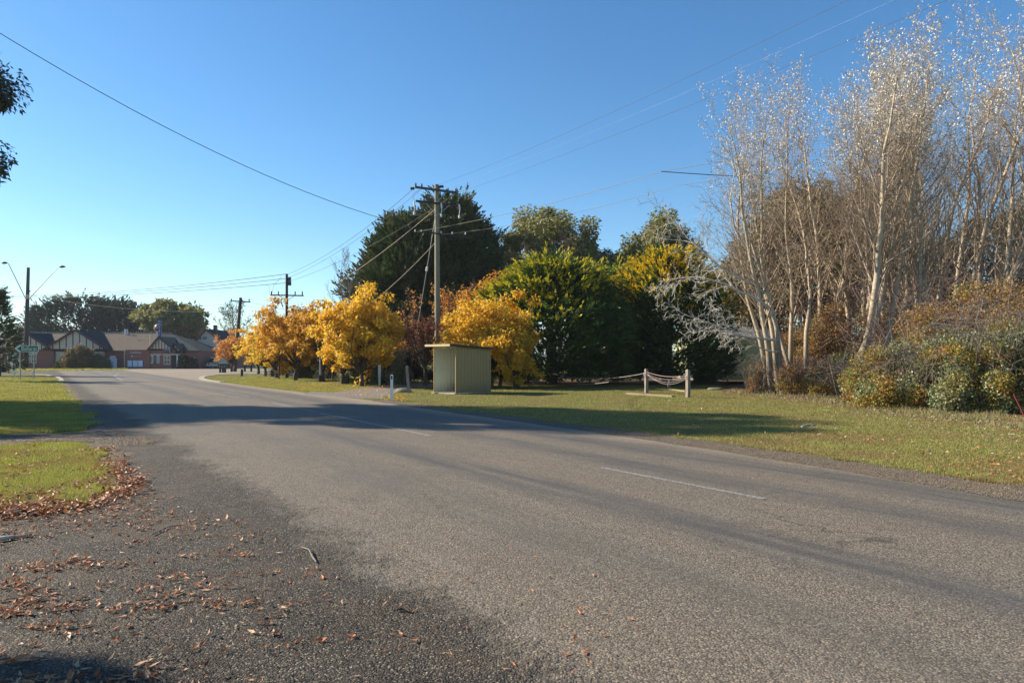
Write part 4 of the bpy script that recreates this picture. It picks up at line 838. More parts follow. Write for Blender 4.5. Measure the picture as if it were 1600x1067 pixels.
# --- far left group
spray_tree('cypress_tree', (gx(128, 150), 150), 14.0, 10.0, 1, M['cypress_far'], M['bark_dark'], 91, 1500, 12, 2.6, .9, .26, prof=dome, up=.42, lump=.3, jagtop=.3, label='wide flat-topped cypress behind the left hotel roof', cat='tree')
spray_tree('cypress_tree', (gx(186, 150), 150), 13.0, 5.5, 1, M['cypress_far'], M['bark_dark'], 92, 800, 12, 2.6, .9, .26, prof=dome, up=.5, lump=.5, jagtop=.5, label='ragged right wing of the wide cypress behind the hotel', cat='tree')
clump_tree('gum_tree', (gx(264, 142), 142), 13.6, 7.4, 5.6, M['euc'], M['bark_grey'], 93, 85, 160, .8, .5, .22, droop=.3, trunk=.5, hollow=.35, flat=.55, label='spreading gum tree behind the hotel sign', cat='tree', fork=5.5, limbs=26)
clump_tree('dark_tree', (gx(282, 150), 150), 8.5, 5.5, .5, M['far_green'], M['bark_dark'], 94, 50, 80, .7, .4, .3, trunk=.4, label='dark rounded tree below the spreading gum', cat='tree')
clump_tree('olive_tree', (gx(74, 160), 160), 9.8, 7.5, .5, M['far_olive'], M['bark_dark'], 95, 60, 80, .7, .4, .28, trunk=.4, label='olive green trees sloping down left of the wide cypress', cat='tree')
clump_tree('far_tree', (gx(326, 260), 260), 13.0, 6.5, .5, M['far_green'], M['bark_dark'], 96, 40, 60, 1.2, .8, .3, trunk=.5, label='distant grey-green tree above the house chimney', cat='tree')
clump_tree('far_tree', (gx(352, 300), 300), 11.0, 10, .5, M['far_green'], M['bark_dark'], 97, 40, 60, 1.2, .8, .3, trunk=.5, label='distant low trees behind the apricot tree', cat='tree')
spray_tree('fir_tree', (gx(-6, 62), 62), 7.5, 2.0, .6, M['cypress'], M['bark_dark'], 98, 700, 13, 1.0, .35, .09, prof=lambda s: np.clip(1.02-s, .05, 1), up=.2, lump=.35, label='dark fir cut by the left edge of the photo', cat='tree')
mound('hotel_bush', 126, 104, 4.4, 2.7, M['euc_brown'], 120, 12000, .22, .16, label='large olive bush in front of the second hotel gable', twigs=0)
mound('hotel_bush', 152, 104.5, 2.6, 1.9, M['shrub'], 121, 7000, .2, .15, label='lower green bush right of the large olive one', twigs=0)
mound('hotel_bush', 97, 104.5, 2.0, 1.0, M['shrub'], 122, 4000, .2, .15, label='small yellow-green bush left of the large olive one', twigs=0)
mound('ivy_bush', 287, 105.5, 2.5, 1.0, M['shrub_dark'], 123, 5000, .2, .15, label='dark ivy bush right of the hotel porch', twigs=0)
mound('ivy_bush', 300, 105.6, 2.0, 1.0, M['shrub_dark'], 124, 4000, .2, .15, label='dark bush at the right corner of the hotel', twigs=0)
mound('hedge_bush', -3, 80, 1.6, 1.4, M['shrub_dark'], 125, 4000, .15, .12, label='dark hedge bush at the left edge before the hotel', twigs=0)
# --- trees outside the frame on the left: one reaches in, all throw the shadow across the road
def gum_near(x, y, h, rx, zb, seed, lb, ncl=90, per=210, **k):
    per = int(per*2.6)
    return clump_tree('gum_tree', (x, y), h, rx, zb, M['euc_near'], M['bark_grey'], seed, ncl, per, .21, .085, .22, droop=1.0, trunk=.35, hollow=.25, label=lb, cat='tree', limbs=24, twig=60, **k)
gum_near(-23.4, 24.6, 17.5, 4.3, 5.6, 131, 'large gum at the left edge whose leafy branches hang into the sky', 150, 230, shapes=[(0, 0, 12.2, 4.1, 4.3, 6.8, 1.0), (3.4, -.2, 11.4, 1.7, 1.6, 1.1, .10), (3.2, -.2, 8.9, 1.6, 1.5, 1.1, .10)])
gum_near(-31, 25.0, 15, 4.6, 3.2, 132, 'second large gum standing beyond the left edge', 110, 200)
gum_near(-38, 26, 16, 4.6, 2.6, 133, 'third large gum standing beyond the left edge', 90, 170)
gum_near(-27.6, 20.6, 12, 3.1, 2.0, 135, 'lower gum standing beyond the left edge', 60, 170)
gum_near(-15.0, 5.05, 8.2, 2.3, 3.8, 134, 'small gum beyond the left edge beside the gravel', 50, 170)

gum_near(-49, 51, 15, 2.6, 9, 136, 'slender gum far beyond the left edge near the hotel', 26, 120)
# ------------------------------------------------------------------ bus shelter
ang = math.atan2(1.4, 1.5)
sh = empty('bus_shelter', (-2.51, 30.4, 0), ang, label='small olive sheet-metal bus shelter with open side, on the lawn by the road', cat='bus shelter')
# local x = along the wall that faces the camera's right, local y = along the open side
WL, WD, H0, H1 = 2.05, 1.60, 2.12, 2.03
def ribbed(m, p0, p1, z0, z1a, z1b, mat=0, pitch=.19, dep=.022, nrm_=(0, -1)):
    p0 = np.array(p0, float); p1 = np.array(p1, float); L = np.linalg.norm(p1-p0); k = max(1, round(L/pitch)); xs = []; 
    for i in range(k):
        a = i*L/k; w_ = L/k; xs += [(a, 0), (a+w_*.72, 0), (a+w_*.78, 1), (a+w_*.94, 1)]
    xs.append((L, 0)); d = (p1-p0)/L; nn = np.array(nrm_, float)
    v = []
    for x, o_ in xs:
        q = p0+d*x+nn*dep*o_; v += [(q[0], q[1], z0), (q[0], q[1], z1a+(z1b-z1a)*x/L)]
    m.add(v, [(2*i, 2*i+2, 2*i+3, 2*i+1) for i in range(len(xs)-1)], mat)
m = MB(); ribbed(m, (0, 0), (WL, 0), .05, H0, H1, 0, nrm_=(0, -1)); sp_ = m.build('side_panel', M['clad'], sh); m = MB(); m.box(.02, WL-.02, .006, .012, .05, H1-.02); m.build('bounce_lining', M['clad_in'], sp_)  # pale inner sheet added to bounce sunlight into the shelter
m = MB(); ribbed(m, (0, WD), (WL, WD), .05, H0, H1, 0, nrm_=(0, -1)); m.box(0, WL, WD+.006, WD+.012, .05, H1-.02); m.build('side_panel', M['clad_in'], sh)
m = MB(); ribbed(m, (WL, 0), (WL, WD), .05, H1, H1, 0, nrm_=(1, 0)); m.box(WL-.012, WL-.004, 0, WD, .05, H1-.02); m.build('back_panel', M['clad'], sh)
for x, y, hh in ((0, -.006, H0), (0, WD, H0), (WL, -.006, H1), (WL, WD, H1)):
    m = MB(); m.box(x-.018, x+.018, y-.018, y+.018, 0, hh); m.build('corner_post', M['clad'], sh)
for y, xa, xb in ((WD-.045, .04, WL-.04), (.035, .04, WL-.04)):
    m = MB(); m.box(xa, xb, y-.02, y+.02, .98, 1.04); m.build('rail', M['clad_in'], sh)
m = MB(); m.box(.7, WL-.1, .5, 1.1, .42, .46); m.box(.75, .82, .55, 1.05, 0, .42); m.box(WL-.3, WL-.22, .55, 1.05, 0, .42); m.build('bench', M['sleeper'], sh)
m = MB(); v0 = [(-.42, -.12, H0+.045), (WL+.1, -.12, H1), (WL+.1, WD+.12, H1), (-.42, WD+.12, H0+.045)]
m.add(v0+[(a, b_, c+.05) for a, b_, c in v0], [(3, 2, 1, 0), (4, 5, 6, 7), (0, 1, 5, 4), (1, 2, 6, 5), (2, 3, 7, 6), (3, 0, 4, 7)]); rf = m.build('roof', M['roof_sheet'], sh)
m = MB(); m.box(-.435, -.422, -.13, WD+.13, H0+.02, H0+.115); m.build('gutter', M['roof_sheet'], rf)
rs_ = np.random.default_rng(8); n_ = 260; lx_ = rs_.uniform(-.35, WL, n_); ly_ = np.clip(rs_.normal(WD*.6, .55, n_), -.1, WD+.1); zz_ = H0+.10-(lx_+.42)*(H0+.045-H1)/(WL+.52)
p_ = np.column_stack([-2.51+lx_*math.cos(ang)-ly_*math.sin(ang), 30.4+lx_*math.sin(ang)+ly_*math.cos(ang), zz_]); m = MB(); a_ = rs_.normal(0, 1, (n_, 3)); a_[:, 2] = abs(a_[:, 2])*.3; m.leaves(p_, a_, .09, .05, rs_, 0, .1); tag(m.build('fallen_leaves', M['yellow2']), 'orange leaves lying on the flat shelter roof', 'leaves', kind='stuff')
m = MB(); m.bar((-.42, -.135, H0+.07), (WL+.1, -.135, H1+.025), .012, .10); m.build('flashing', M['timber_dark'], rf)
m = MB(); m.box(-.12, WL+.05, -.06, WD+.06, 0, .045); m.build('slab', M['concrete'], sh)

# ------------------------------------------------------------------ posts, ropes, rocks
def post(name, px, py, h, wd, mat, label, cat='post', lean=0, chamfer=.03, parts=None, dep=None, rz=.3):
    x, y = g(px, py); t = empty(name, (x, y, 0), rz, label=label, cat=cat); t.rotation_euler = (0, lean, rz) ; m = MB(); a = wd/2; d = (dep or wd)/2
    m.box(-a, a, -d, d, -.15, h-chamfer); m.add([(-a, -d, h-chamfer), (a, -d, h-chamfer), (a, d, h-chamfer), (-a, d, h-chamfer), (-a*.6, -d*.6, h), (a*.6, -d*.6, h), (a*.6, d*.6, h), (-a*.6, d*.6, h)], [(0, 1, 5, 4), (1, 2, 6, 5), (2, 3, 7, 6), (3, 0, 4, 7), (4, 5, 6, 7)])
    m.build('post_shaft', mat, t)
    for f in (parts or []): f(t)
    return t
def reflector(h, col, w_=.05):
    def f(t):
        m = MB(); m.box(-w_/2, w_/2, -.052, -.047, h-.16, h-.02); m.build('reflector', M[col], t)
    return f
p1 = post('rope_post', 1010, 614, 1.12, .135, M['post_wood'], 'grey timber post with ropes, left one of the pair on the lawn')
p2 = post('rope_post', 1075, 621, 1.14, .14, M['post_wood'], 'grey timber post with ropes, right one of the pair on the lawn', rz=.5)
p3 = post('rope_post', 836, 600.5, 1.25, .30, M['post_wood'], 'thick grey post under the yellow foliage right of the shelter')
def cat_curve(a, c, sag, n=14):
    a = np.array(a, float); c = np.array(c, float); t = np.linspace(0, 1, n)[:, None]; p = a+(c-a)*t; p[:, 2] -= (4*sag*t*(1-t))[:, 0]; return p
A = np.array((*g(1010, 614), .95)); B = np.array((*g(1075, 621), .95)); Cc = np.array((*g(836, 600.5), .95))
def ring(m, c, z, rw=.105, r=.012):
    t = np.linspace(0, 2*math.pi, 17); m.tube([(c[0]+rw*1.15*math.cos(a), c[1]+rw*1.15*math.sin(a), z+.01*math.sin(3*a)) for a in t], r, 5, cap=False)
m = MB(); m.tube(cat_curve(A+(.0, -.1, .02), B+(0, -.1, -.05), .12), .009, 5); m.tube(cat_curve(A+(0, -.1, -.1), B+(0, -.1, -.1), .28), .006, 5); ring(m, A, .92); ring(m, A, .86); ring(m, B, .88)
tag(m.build('rope', M['rope_pink']), 'pinkish rope looped between the pair of rope posts', 'rope')
m = MB(); m.tube(cat_curve(A+(0, -.08, -.05), B+(0, -.08, -.12), .38), .007, 5); m.tube(cat_curve(A+(0, -.06, -.06), B+(0, -.08, -.08), .2), .007, 5); ring(m, A, .80); ring(m, B, .80)
tag(m.build('rope', M['rope']), 'grey ropes sagging between the pair of rope posts', 'rope')
m = MB(); e = A*.44+B*.56; m.tube([e+(0, -.1, -.28), e+(.05, -.1, -.42), e+(.02, -.12, -.6), e+(.12, -.12, -.66)], .012, 5); m.tube([e+(0, -.1, -.28), e+(-.05, -.1, -.5), e+(-.04, -.12, -.58)], .012, 5)
tag(m.build('rope_end', M['rope_pink']), 'pink knotted rope end hanging from the sagging ropes', 'rope')
m = MB(); m.tube(cat_curve(A+(0, 0, -.02), Cc+(.2, 0, .0), .42, 20), .014, 5); m.tube(cat_curve(A+(-1.7, .3, -.45), Cc+(1.5, 0, -.8), .12, 12), .012, 5)
tag(m.build('rope', M['rope']), 'long pale rope sagging from the thick post to the left rope post', 'rope')
def guide(px, py, h, wd, mat, lb, lean=0, ref=None): return post('guide_post', px, py, h, wd, mat, lb, 'guide post', lean, .01, [reflector(h, ref, wd*.6)] if ref else None, rz=.1)
guide(612, 626.5, .98, .10, M['white'], 'white guide post on the road edge left of the shelter', ref='dark_metal')
guide(638.5, 614, 1.24, .12, M['post_wood'], 'leaning timber post with pale top beside the driveway rock', lean=R(-4))
m = MB(); gp = guide(593, 604.5, 1.22, .12, M['steel'], 'grey metal meter post left of the driveway entrance')
m = MB(); m.box(-.08, .08, -.07, .07, .8, 1.24); m.build('meter_box', M['steel'], gp)
def rock(px, py, s, lb, mat='rock', name='rock'):
    x, y = g(px, py); rg = np.random.default_rng(int(px)); m = MB(); n1, n2 = 12, 7; v = []
    for j in range(n2):
        for i in range(n1):
            a = i*2*math.pi/n1; e = -.3+1.8*j/(n2-1); p = Vector((math.cos(a)*math.cos(e), math.sin(a)*math.cos(e), math.sin(e))); k = 1+.3*mnoise.noise(p*1.7+Vector((px, 0, 0))); v.append((p.x*k*s[0], p.y*k*s[1], p.z*k*s[2]))
    m.add(v, [(j*n1+i, j*n1+(i+1) % n1, (j+1)*n1+(i+1) % n1, (j+1)*n1+i) for j in range(n2-1) for i in range(n1)], 0, True)
    o = m.build(name, M[mat]); o.location = (x, y, 0); return tag(o, lb, 'rock')
rock(630, 613, (.42, .3, .22), 'mossy rock beside the leaning timber post')
rock(1118, 609, (.42, .25, .14), 'low dark rock or root on the lawn right of the rope posts')
rock(1548, 742, (.05, .04, .03), 'small pale stone on the near lawn edge', 'concrete')
def log(name, pts, r, mat, lb, cat='sleeper', sides=8):
    m = MB(); m.tube(pts, r, sides); return tag(m.build(name, mat), lb, cat)
a = g(980, 616); c = g(1052, 620.5); m = MB(); m.bar((*a, .025), (*c, .025), .18, .09); tag(m.build('timber_sleeper', M['sleeper']), 'old timber sleeper lying flat beside the rope posts', 'sleeper')
a = g(1045, 609); c = g(1072, 612); m = MB(); m.bar((*a, .02), (*c, .02), .14, .07); tag(m.build('timber_sleeper', M['sleeper']), 'short timber piece on the lawn behind the right rope post', 'sleeper')
def stick(pts, r, lb, mat='bark_pale'):
    return log('stick', [(*g(px, py), z) for px, py, z in pts], r, M[mat], lb, 'stick', 6)
stick([(1253, 668.5, .03), (1262, 667, .05), (1275, 666, .03)], [.03, .025, .02], 'bleached stick lying on the right lawn')
stick([(-30, 852, .03), (10, 845, .028), (35, 841, .02), (52, 836, .015)], [.022, .02, .014, .006], 'long bleached stick at the left edge of the gravel')
stick([(470, 857, .018), (483, 864, .03), (488, 873, .02), (494, 881, .018)], [.004, .007, .009, .006], 'small forked twig on the gravel beside the asphalt', 'bark_grey')
stick([(619, 957, .018), (628, 955, .022), (640, 959, .018)], [.007, .010, .005], 'dark stub of twig near the foreground gravel edge', 'bark_dark')
stick([(238, 838, .018), (262, 826, .02), (290, 822, .016)], [.006, .006, .003], 'thin twig on the dark gravel below the lawn', 'bark_grey')
stick([(1213, 610, .0), (1218, 616, .25), (1208, 606, .6), (1200, 597, 1.1)], [.05, .04, .03, .015], 'pale dead branch leaning at the foot of the first poplar')
m = MB(); x, y = g(1607, 662); m.bar((x, y, 0), (x-.28, y+.1, .72), .03); tag(m.build('red_stake', M['red_paint']), 'red metal stake leaning at the right edge of the brambles', 'stake')
# tree guards, garden stones, bollards
for px, py, h, w_, lb in ((539, 600.5, .5, .42, 'black guard box around the small golden tree trunk'), (430, 588.5, .55, .6, 'black guard box around the low golden tree'), (447, 583.5, .9, .6, 'black guard box in the shade behind the forked trunk')):
    x, y = g(px, py); m = MB(); a = w_/2; m.box(-a, a, -a, -a+.04, 0, h); m.box(-a, a, a-.04, a, 0, h); m.box(-a, -a+.04, -a+.04, a-.04, 0, h); m.box(a-.04, a, -a+.04, a-.04, 0, h); o = m.build('tree_guard', M['timber_dark']); o.location = (x, y, 0); tag(o, lb, 'tree guard')
x, y = g(435.5, 592); m = MB(); m.tube([(0, 0, -.1), (0.03, 0, 1.1)], .07, 6); o = m.build('stake', M['bark_dark']); o.location = (x, y, 0); tag(o, 'thin dark stake in the grass left of the forked trunk', 'stake')
for a, c, lb in (((455, 588), (468, 589), 'pale stone garden block left of the green shrub'), ((492, 592), (510, 592), 'pale stone garden edging at the foot of the slim pole')):
    a = g(*a); c = g(*c); m = MB(); m.bar((*a, .15), (*c, .15), .4, .3); tag(m.build('garden_block', M['concrete']), lb, 'garden edging')
x, y = g(500, 596.5); m = MB(); pl = empty('slim_pole', (x, y, 0), label='slim pale metal pole between the two largest golden trees', cat='pole'); m.tube([(0, 0, -.1), (0, 0, 4.6)], [.05, .035], 8); m.build('shaft', M['ceramic_white'], pl); m = MB(); m.tube([(0, 0, 0), (0, 0, .45)], .10, 8); m.build('base_sleeve', M['black'], pl)
bol = None
names = ['left end of the row before the hotel drive', 'second from the left by the hotel drive', 'third from the left by the hotel drive', 'just left of the dark power pole', 'at the foot of the apricot tree', 'right of the dark power pole', 'far right of the row under the golden tree']
for i, (px, py) in enumerate([(344, 582.2), (348.2, 582.2), (351.6, 582.2), (361.5, 580.8), (367.5, 580.8), (382.5, 580.4), (392.5, 580.4)]):
    x, y = g(px, py)
    if bol is None:
        m = MB(); m.box(-.09, .09, -.09, .09, -.1, .62); m.lathe([(.12, .62), (.11, .7), (.001, .72)], 4); bol = m.build('bollard', M['timber_dark']); o = bol
    else: o = bol.copy(); COL.objects.link(o)
    o.location = (x, y, 0); tag(o, 'short dark timber bollard, '+names[i], 'bollard', 'bollards at the far end of the verge')
post('bollard', 378, 587.5, .62, .2, M['timber_dark'], 'short thick dark bollard on the grass in front of the power pole', 'bollard')

# ------------------------------------------------------------------ power poles
def insul(m, c, s=1, mat=0):
    m.lathe([(.02*s, 0), (.05*s, .02*s), (.03*s, .05*s), (.055*s, .08*s), (.03*s, .11*s), (.045*s, .14*s), (.01*s, .18*s)], 8, mat, c)
PX, PY = gx(683, 41.5), 41.5
pole = empty('power_pole', (PX, PY, 0), label='tall grey-green timber power pole rising behind the bus shelter', cat='power pole')
zt = gz(289, PY)
m = MB(); m.tube([(.03, 0, -.3), (.02, 0, 4), (.0, 0, 8), (-.02, 0, zt)], [.185, .17, .155, .14], 16); m.build('shaft', M['pole_wood'], pole)
arm_dir = np.array((1, .38, 0.)); arm_dir /= np.linalg.norm(arm_dir)
def crossarm(z, L, R_, tilt, mat='dark_metal', wd=.11):
    m = MB(); a = -arm_dir*L; c = arm_dir*R_; m.bar((a[0], a[1]-.16, z+tilt), (c[0], c[1]-.16, z-tilt), wd, wd*1.15); o = m.build('crossarm', M[mat], pole)
    for s, e in ((-1, a), (1, c)):
        m = MB(); m.bar((e[0]*.5, e[1]*.5-.2, z-.05), (0, -.17, z-.75), .035, .03); m.build('brace', M['steel'], o)
    return o, a, c
o, a1, c1 = crossarm(gz(298, PY), 1.35, 1.25, .06)
for k, f in enumerate((-1.0, -.72, .1, .92)):
    e = arm_dir*1.3*f; m = MB(); insul(m, (e[0], e[1]-.16, gz(298, PY)+.04-.05*f), 1.3); m.build('insulator', M['ceramic'], o)
m = MB(); m.lathe([(.06, -.12), (.10, -.08), (.06, 0), (.10, .06), (.05, .12)], 8, 0, (-arm_dir[0]*1.5, -arm_dir[1]*1.5-.16, gz(299, PY)), 0); m.build('strain_insulator', M['ceramic'], o)
m = MB(); m.lathe([(.06, -.12), (.10, -.08), (.06, 0), (.10, .06), (.05, .12)], 8, 0, (.28, -.05, gz(292, PY)), 0); m.build('strain_insulator', M['ceramic'], pole)
o, a2, c2 = crossarm(gz(319, PY), 1.3, 1.6, .05, 'timber_dark', .10)
for f in (-1.38, .28, 1.42):
    e = arm_dir*f; zz = gz(320, PY); m = MB(); m.tube([(e[0], e[1]-.26, zz+.05), (e[0]+.03, e[1]-.28, zz-.25)], .05, 7); m.tube([(e[0]+.03, e[1]-.28, zz-.25), (e[0], e[1]-.28, zz-.62)], .028, 6); m.lathe([(.03, 0), (.06, .04), (.06, .16), (.03, .2)], 8, 0, (e[0], e[1]-.28, zz-.8)); m.build('drop_fuse', M['ceramic_white'], o)
    m = MB(); m.tube([(e[0]+.03, e[1]-.28, zz-.25), (e[0]+.12, e[1]-.2, zz-.45), (e[0]+.1, e[1]-.2, zz-.8)], .012, 5); m.tube([(e[0], e[1]-.26, zz+.05), (e[0]-.1, e[1]-.2, zz+.45), (e[0]*.8, e[1]*.8-.16, gz(300, PY))], .010, 5); m.build('jumper_wire', M['wire'], o)
m = MB(); a = -arm_dir*1.35; m.bar((a[0], a[1]-.1, gz(364, PY)), (1.9, .4, gz(369, PY)), .07, .07); o = m.build('crossarm', M['timber_dark'], pole)
for e in ((-1.25, -.5), (-.9, -.35), (.25, 0), (.9, .3), (1.7, .4)):
    m = MB(); insul(m, (e[0], e[1]-.12, gz(366, PY)+.02), .9); m.build('insulator', M['ceramic_white'], o)

x2, y2 = gx(448, 57), 57
p2_ = empty('power_pole', (x2, y2, 0), label='dark power pole with one low crossarm behind the golden trees', cat='power pole')
m = MB(); m.tube([(0, 0, -.3), (0, 0, gz(428, y2))], [.16, .10], 10); m.build('shaft', M['pole_dark'], p2_)
m = MB(); m.bar((-1.35, 0, gz(461, y2)), (1.4, 0, gz(462, y2)), .10); o = m.build('crossarm', M['pole_dark'], p2_)
for e in (-1.28, -.7, .7, 1.3): m = MB(); m.tube([(e, 0, gz(461, y2)), (e, 0, gz(461, y2)+.3)], .05, 7); m.build('insulator', M['ceramic'], o)
for s in (-1, 1): m = MB(); m.bar((s*.65, 0, gz(462, y2)), (0, 0, gz(470, y2)), .04); m.build('brace', M['steel'], o)
m = MB(); m.tube([(.25, 0, gz(446, y2)), (.22, 0, gz(433, y2))], .13, 8); m.build('transformer', M['dark_metal'], p2_)

x3, y3 = gx(374, 84), 84
p3_ = empty('power_pole', (x3, y3, 0), label='leaning dark power pole left of the golden trees', cat='power pole')
m = MB(); m.tube([(-.6, 0, -.3), (.15, 0, gz(465, y3))], [.24, .17], 10); m.build('shaft', M['pole_dark'], p3_)
m = MB(); m.bar((-1.1, 0, gz(470, y3)), (1.35, 0, gz(472, y3)), .13); o = m.build('crossarm', M['pole_dark'], p3_)
for e in (-1.0, .3, 1.2): m = MB(); m.tube([(e, 0, gz(471, y3)), (e, 0, gz(471, y3)+.32)], .07, 7); m.build('insulator', M['ceramic'], o)
for s in (-1, 1): m = MB(); m.bar((.1+s*.6, 0, gz(472, y3)), (.1, 0, gz(477, y3)), .06); m.build('brace', M['steel'], o)

x4, y4 = gx(42, 103), 103
lampp = empty('street_lamp', (x4, y4, 0), label='dark timber lamp pole with two long slanting arms before the hotel', cat='street lamp')
m = MB(); m.tube([(-.25, 0, -.3), (.2, 0, gz(418, y4))], [.36, .20], 12); m.build('shaft', M['pole_dark'], lampp)
for s, ex, ey in ((-1, 13, 411), (1, 90, 417)):
    e = (ex-42)*y4/F; z1 = gz(ey, y4); m = MB(); m.tube([(.0, 0, gz(471, y4)), (e, 0, z1-.1), (e+s*.25, 0, z1)], [.06, .05, .05], 6); o = m.build('arm', M['dark_metal'], lampp)
    m = MB(); m.lathe([(.02, -.45), (.14, -.35), (.2, 0), (.14, .35), (.05, .5)], 10, 0, (e+s*.65, 0, z1+.02), 0); m.build('lamp_head', M['dark_metal'], o)
m = MB(); m.tube([(.14, 0, gz(455, y4)), (.5, 0, gz(455, y4))], .1, 6); m.build('bracket', M['dark_metal'], lampp)

# ------------------------------------------------------------------ wires
def wire(pts, sag, r, mat, lb, n=26, name='overhead_wire', cat='wire', group='overhead wires'):
    m = MB()
    for (a, c, s) in pts: m.tube(cat_curve(a, c, s, n), r, 5, cap=False)
    return tag(m.build(name, M[mat]), lb, cat, group)
def W(px, py, Y): return (gx(px, Y), Y, gz(py, Y))
def beyond(a, c, k):                 # carry a line on past the frame
    a = np.array(a); c = np.array(c); return tuple(a+(c-a)*k)
top = (PX, PY, zt)
wire([((PX-.05, PY, gz(364, PY)), beyond((PX, PY, gz(364, PY)), (gx(0, 27), 27, gz(52, 27)+1.63), 1.4), 2.0)], 0, .016, 'wire', 'thick dark cable sweeping from upper left to the power pole', name='overhead_cable')
wire([((PX+.1, PY-.1, gz(289, PY)), beyond(top, W(1300, 0, 17), 1.2), .35)], 0, .0055, 'wire', 'upper dark wire rising right from the pole top')
wire([((PX+1.15, PY+.3, gz(300, PY)), beyond((PX+1.15, PY+.3, gz(300, PY)), W(1460, 0, 17), 1.2), .25)], 0, .0055, 'wire', 'lower dark wire rising right from the crossarm end')
wire([((PX+.3, PY+.1, gz(294, PY)), beyond(top, W(1362, 0, 17), 1.2), .35)], 0, .001, 'wire_pale', 'thin silver wire between the two dark ones rising right')
wire([((PX-1.2, PY-.55, gz(365, PY)), W(1035, 268, 36), .25), (W(1035, 268, 36), W(1300, 215, 34), .1)], 0, .012, 'wire_tan', 'upper service line from the low crossarm to the right')
wire([((PX+.25, PY-.12, gz(367, PY)), W(1060, 290, 37), .35), (W(1060, 290, 37), W(1300, 245, 35), .1)], 0, .010, 'wire_tan', 'lower service line from the low crossarm to the right')
wire([(W(1033, 268, 35.5), W(1180, 277, 34), .02)], 0, .022, 'wire', 'short stretch of thick dark cable entering the poplars', name='overhead_cable')
wire([((PX-.05, PY-.1, gz(326, PY)), beyond((PX, PY, gz(326, PY)), W(560, 415, 48), 1.6), .3)], 0, .014, 'wire_tan', 'upper pale stay cable slanting down left from the pole')
wire([((PX-.05, PY-.1, gz(378, PY)), beyond((PX, PY, gz(378, PY)), W(590, 460, 47), 1.5), .3)], 0, .014, 'wire_tan', 'lower pale cable slanting down left from the pole')
m = MB(); sa = np.array(W(681, 334, 41.4)); sb = np.array(W(652, 476, 43.5)); sb[2] = 0; sb = np.array((gx(638, 44), 44, 0.)); m.tube([sa, sb], .02, 5); o = tag(m.build('stay_wire', M['steel']), 'steel stay wire with an insulator slanting down left of the pole', 'wire')
m = MB(); q = sa+(sb-sa)*.30; q2 = sa+(sb-sa)*.325; m.tube([q, q2], .07, 7); m.build('insulator', M['ceramic_white'], o)
for k, (dx, z, lb) in enumerate(((-1.45, 299, 'left'), (-.9, 297, 'second'), (1.15, 301, 'right'))):
    a = (PX+dx*arm_dir[0], PY+dx*arm_dir[1]-.1, gz(z, PY)); c = (x2, y2, gz(429+k*6, y2))
    wire([(a, c, .55)], 0, .012 if k else .014, 'wire', 'wire from the %s end of the tall pole crossarm down to the dark pole' % lb if k != 1 else 'middle wire from the tall pole crossarm down to the dark pole')
for k, (z, zl, lb) in enumerate(((428, 462, 'top'), (435, 464, 'middle'), (442, 467, 'lowest'))):
    wire([((x2, y2, gz(z, y2)), (gx(-40, 80), 80, gz(zl, 80)), .55-.1*k)], 0, .026, 'wire', '%s of three wires running left from the dark pole towards the hotel' % lb)
wire([((x3-.9, y3, gz(487, y3)), (x4+.2, y4, gz(460, y4)), .8)], 0, .016, 'wire', 'wire from the leaning pole to the street lamp pole')
wire([((x3+1.3, y3, gz(472, y3)), (x2+6, y2, gz(500, y2)), .2), ((x3+.4, y3, gz(476, y3)), (x2+5, y2, gz(505, y2)), .2)], 0, .02, 'wire', 'pair of wires dropping right from the leaning pole into the trees')
m = MB(); m.tube([(x2-1.35+.1, y2, gz(459, y2)), (x2-1.2, y2+.3, gz(445, y2)), (x2-.8, y2+1.0, gz(431, y2))], .014, 5); m.tube([(gx(415, 59.5), 59.5, gz(445, 59.5)), (gx(421, 59), 59, gz(447, 59)), (gx(420.5, 58), 58, gz(459, 58)), (x2-1.3, y2, gz(460, y2))], .012, 5); tag(m.build('dropper_wire', M['wire']), 'thin jumper wires hanging beside the dark pole crossarm', 'wire')

# ------------------------------------------------------------------ hotel (0.1 m per photo pixel at 107 m)
HY = 107.0
def hx(px): return (px-800)*HY/F
def hz(py): return gz(py, HY)
hot = empty('hotel', (hx(150), HY, 0), label='long single-storey red brick hotel with half-timbered gables', cat='building')
X0 = hx(150)
def lx(px): return hx(px)-X0
def lr(px, y=6): return gx(px, HY+y)-X0
m = MB(); m.box(lx(5), lx(308), .6, 12, 0, 2.9); m.box(lx(3), lx(83), 0, .6, 0, 2.86); m.box(lx(197), lx(235), -.2, .6, 0, hz(546.5)); m.box(lx(235), lx(273), 0, .6, 0, 2.86); m.build('wall', M['brick'], hot)
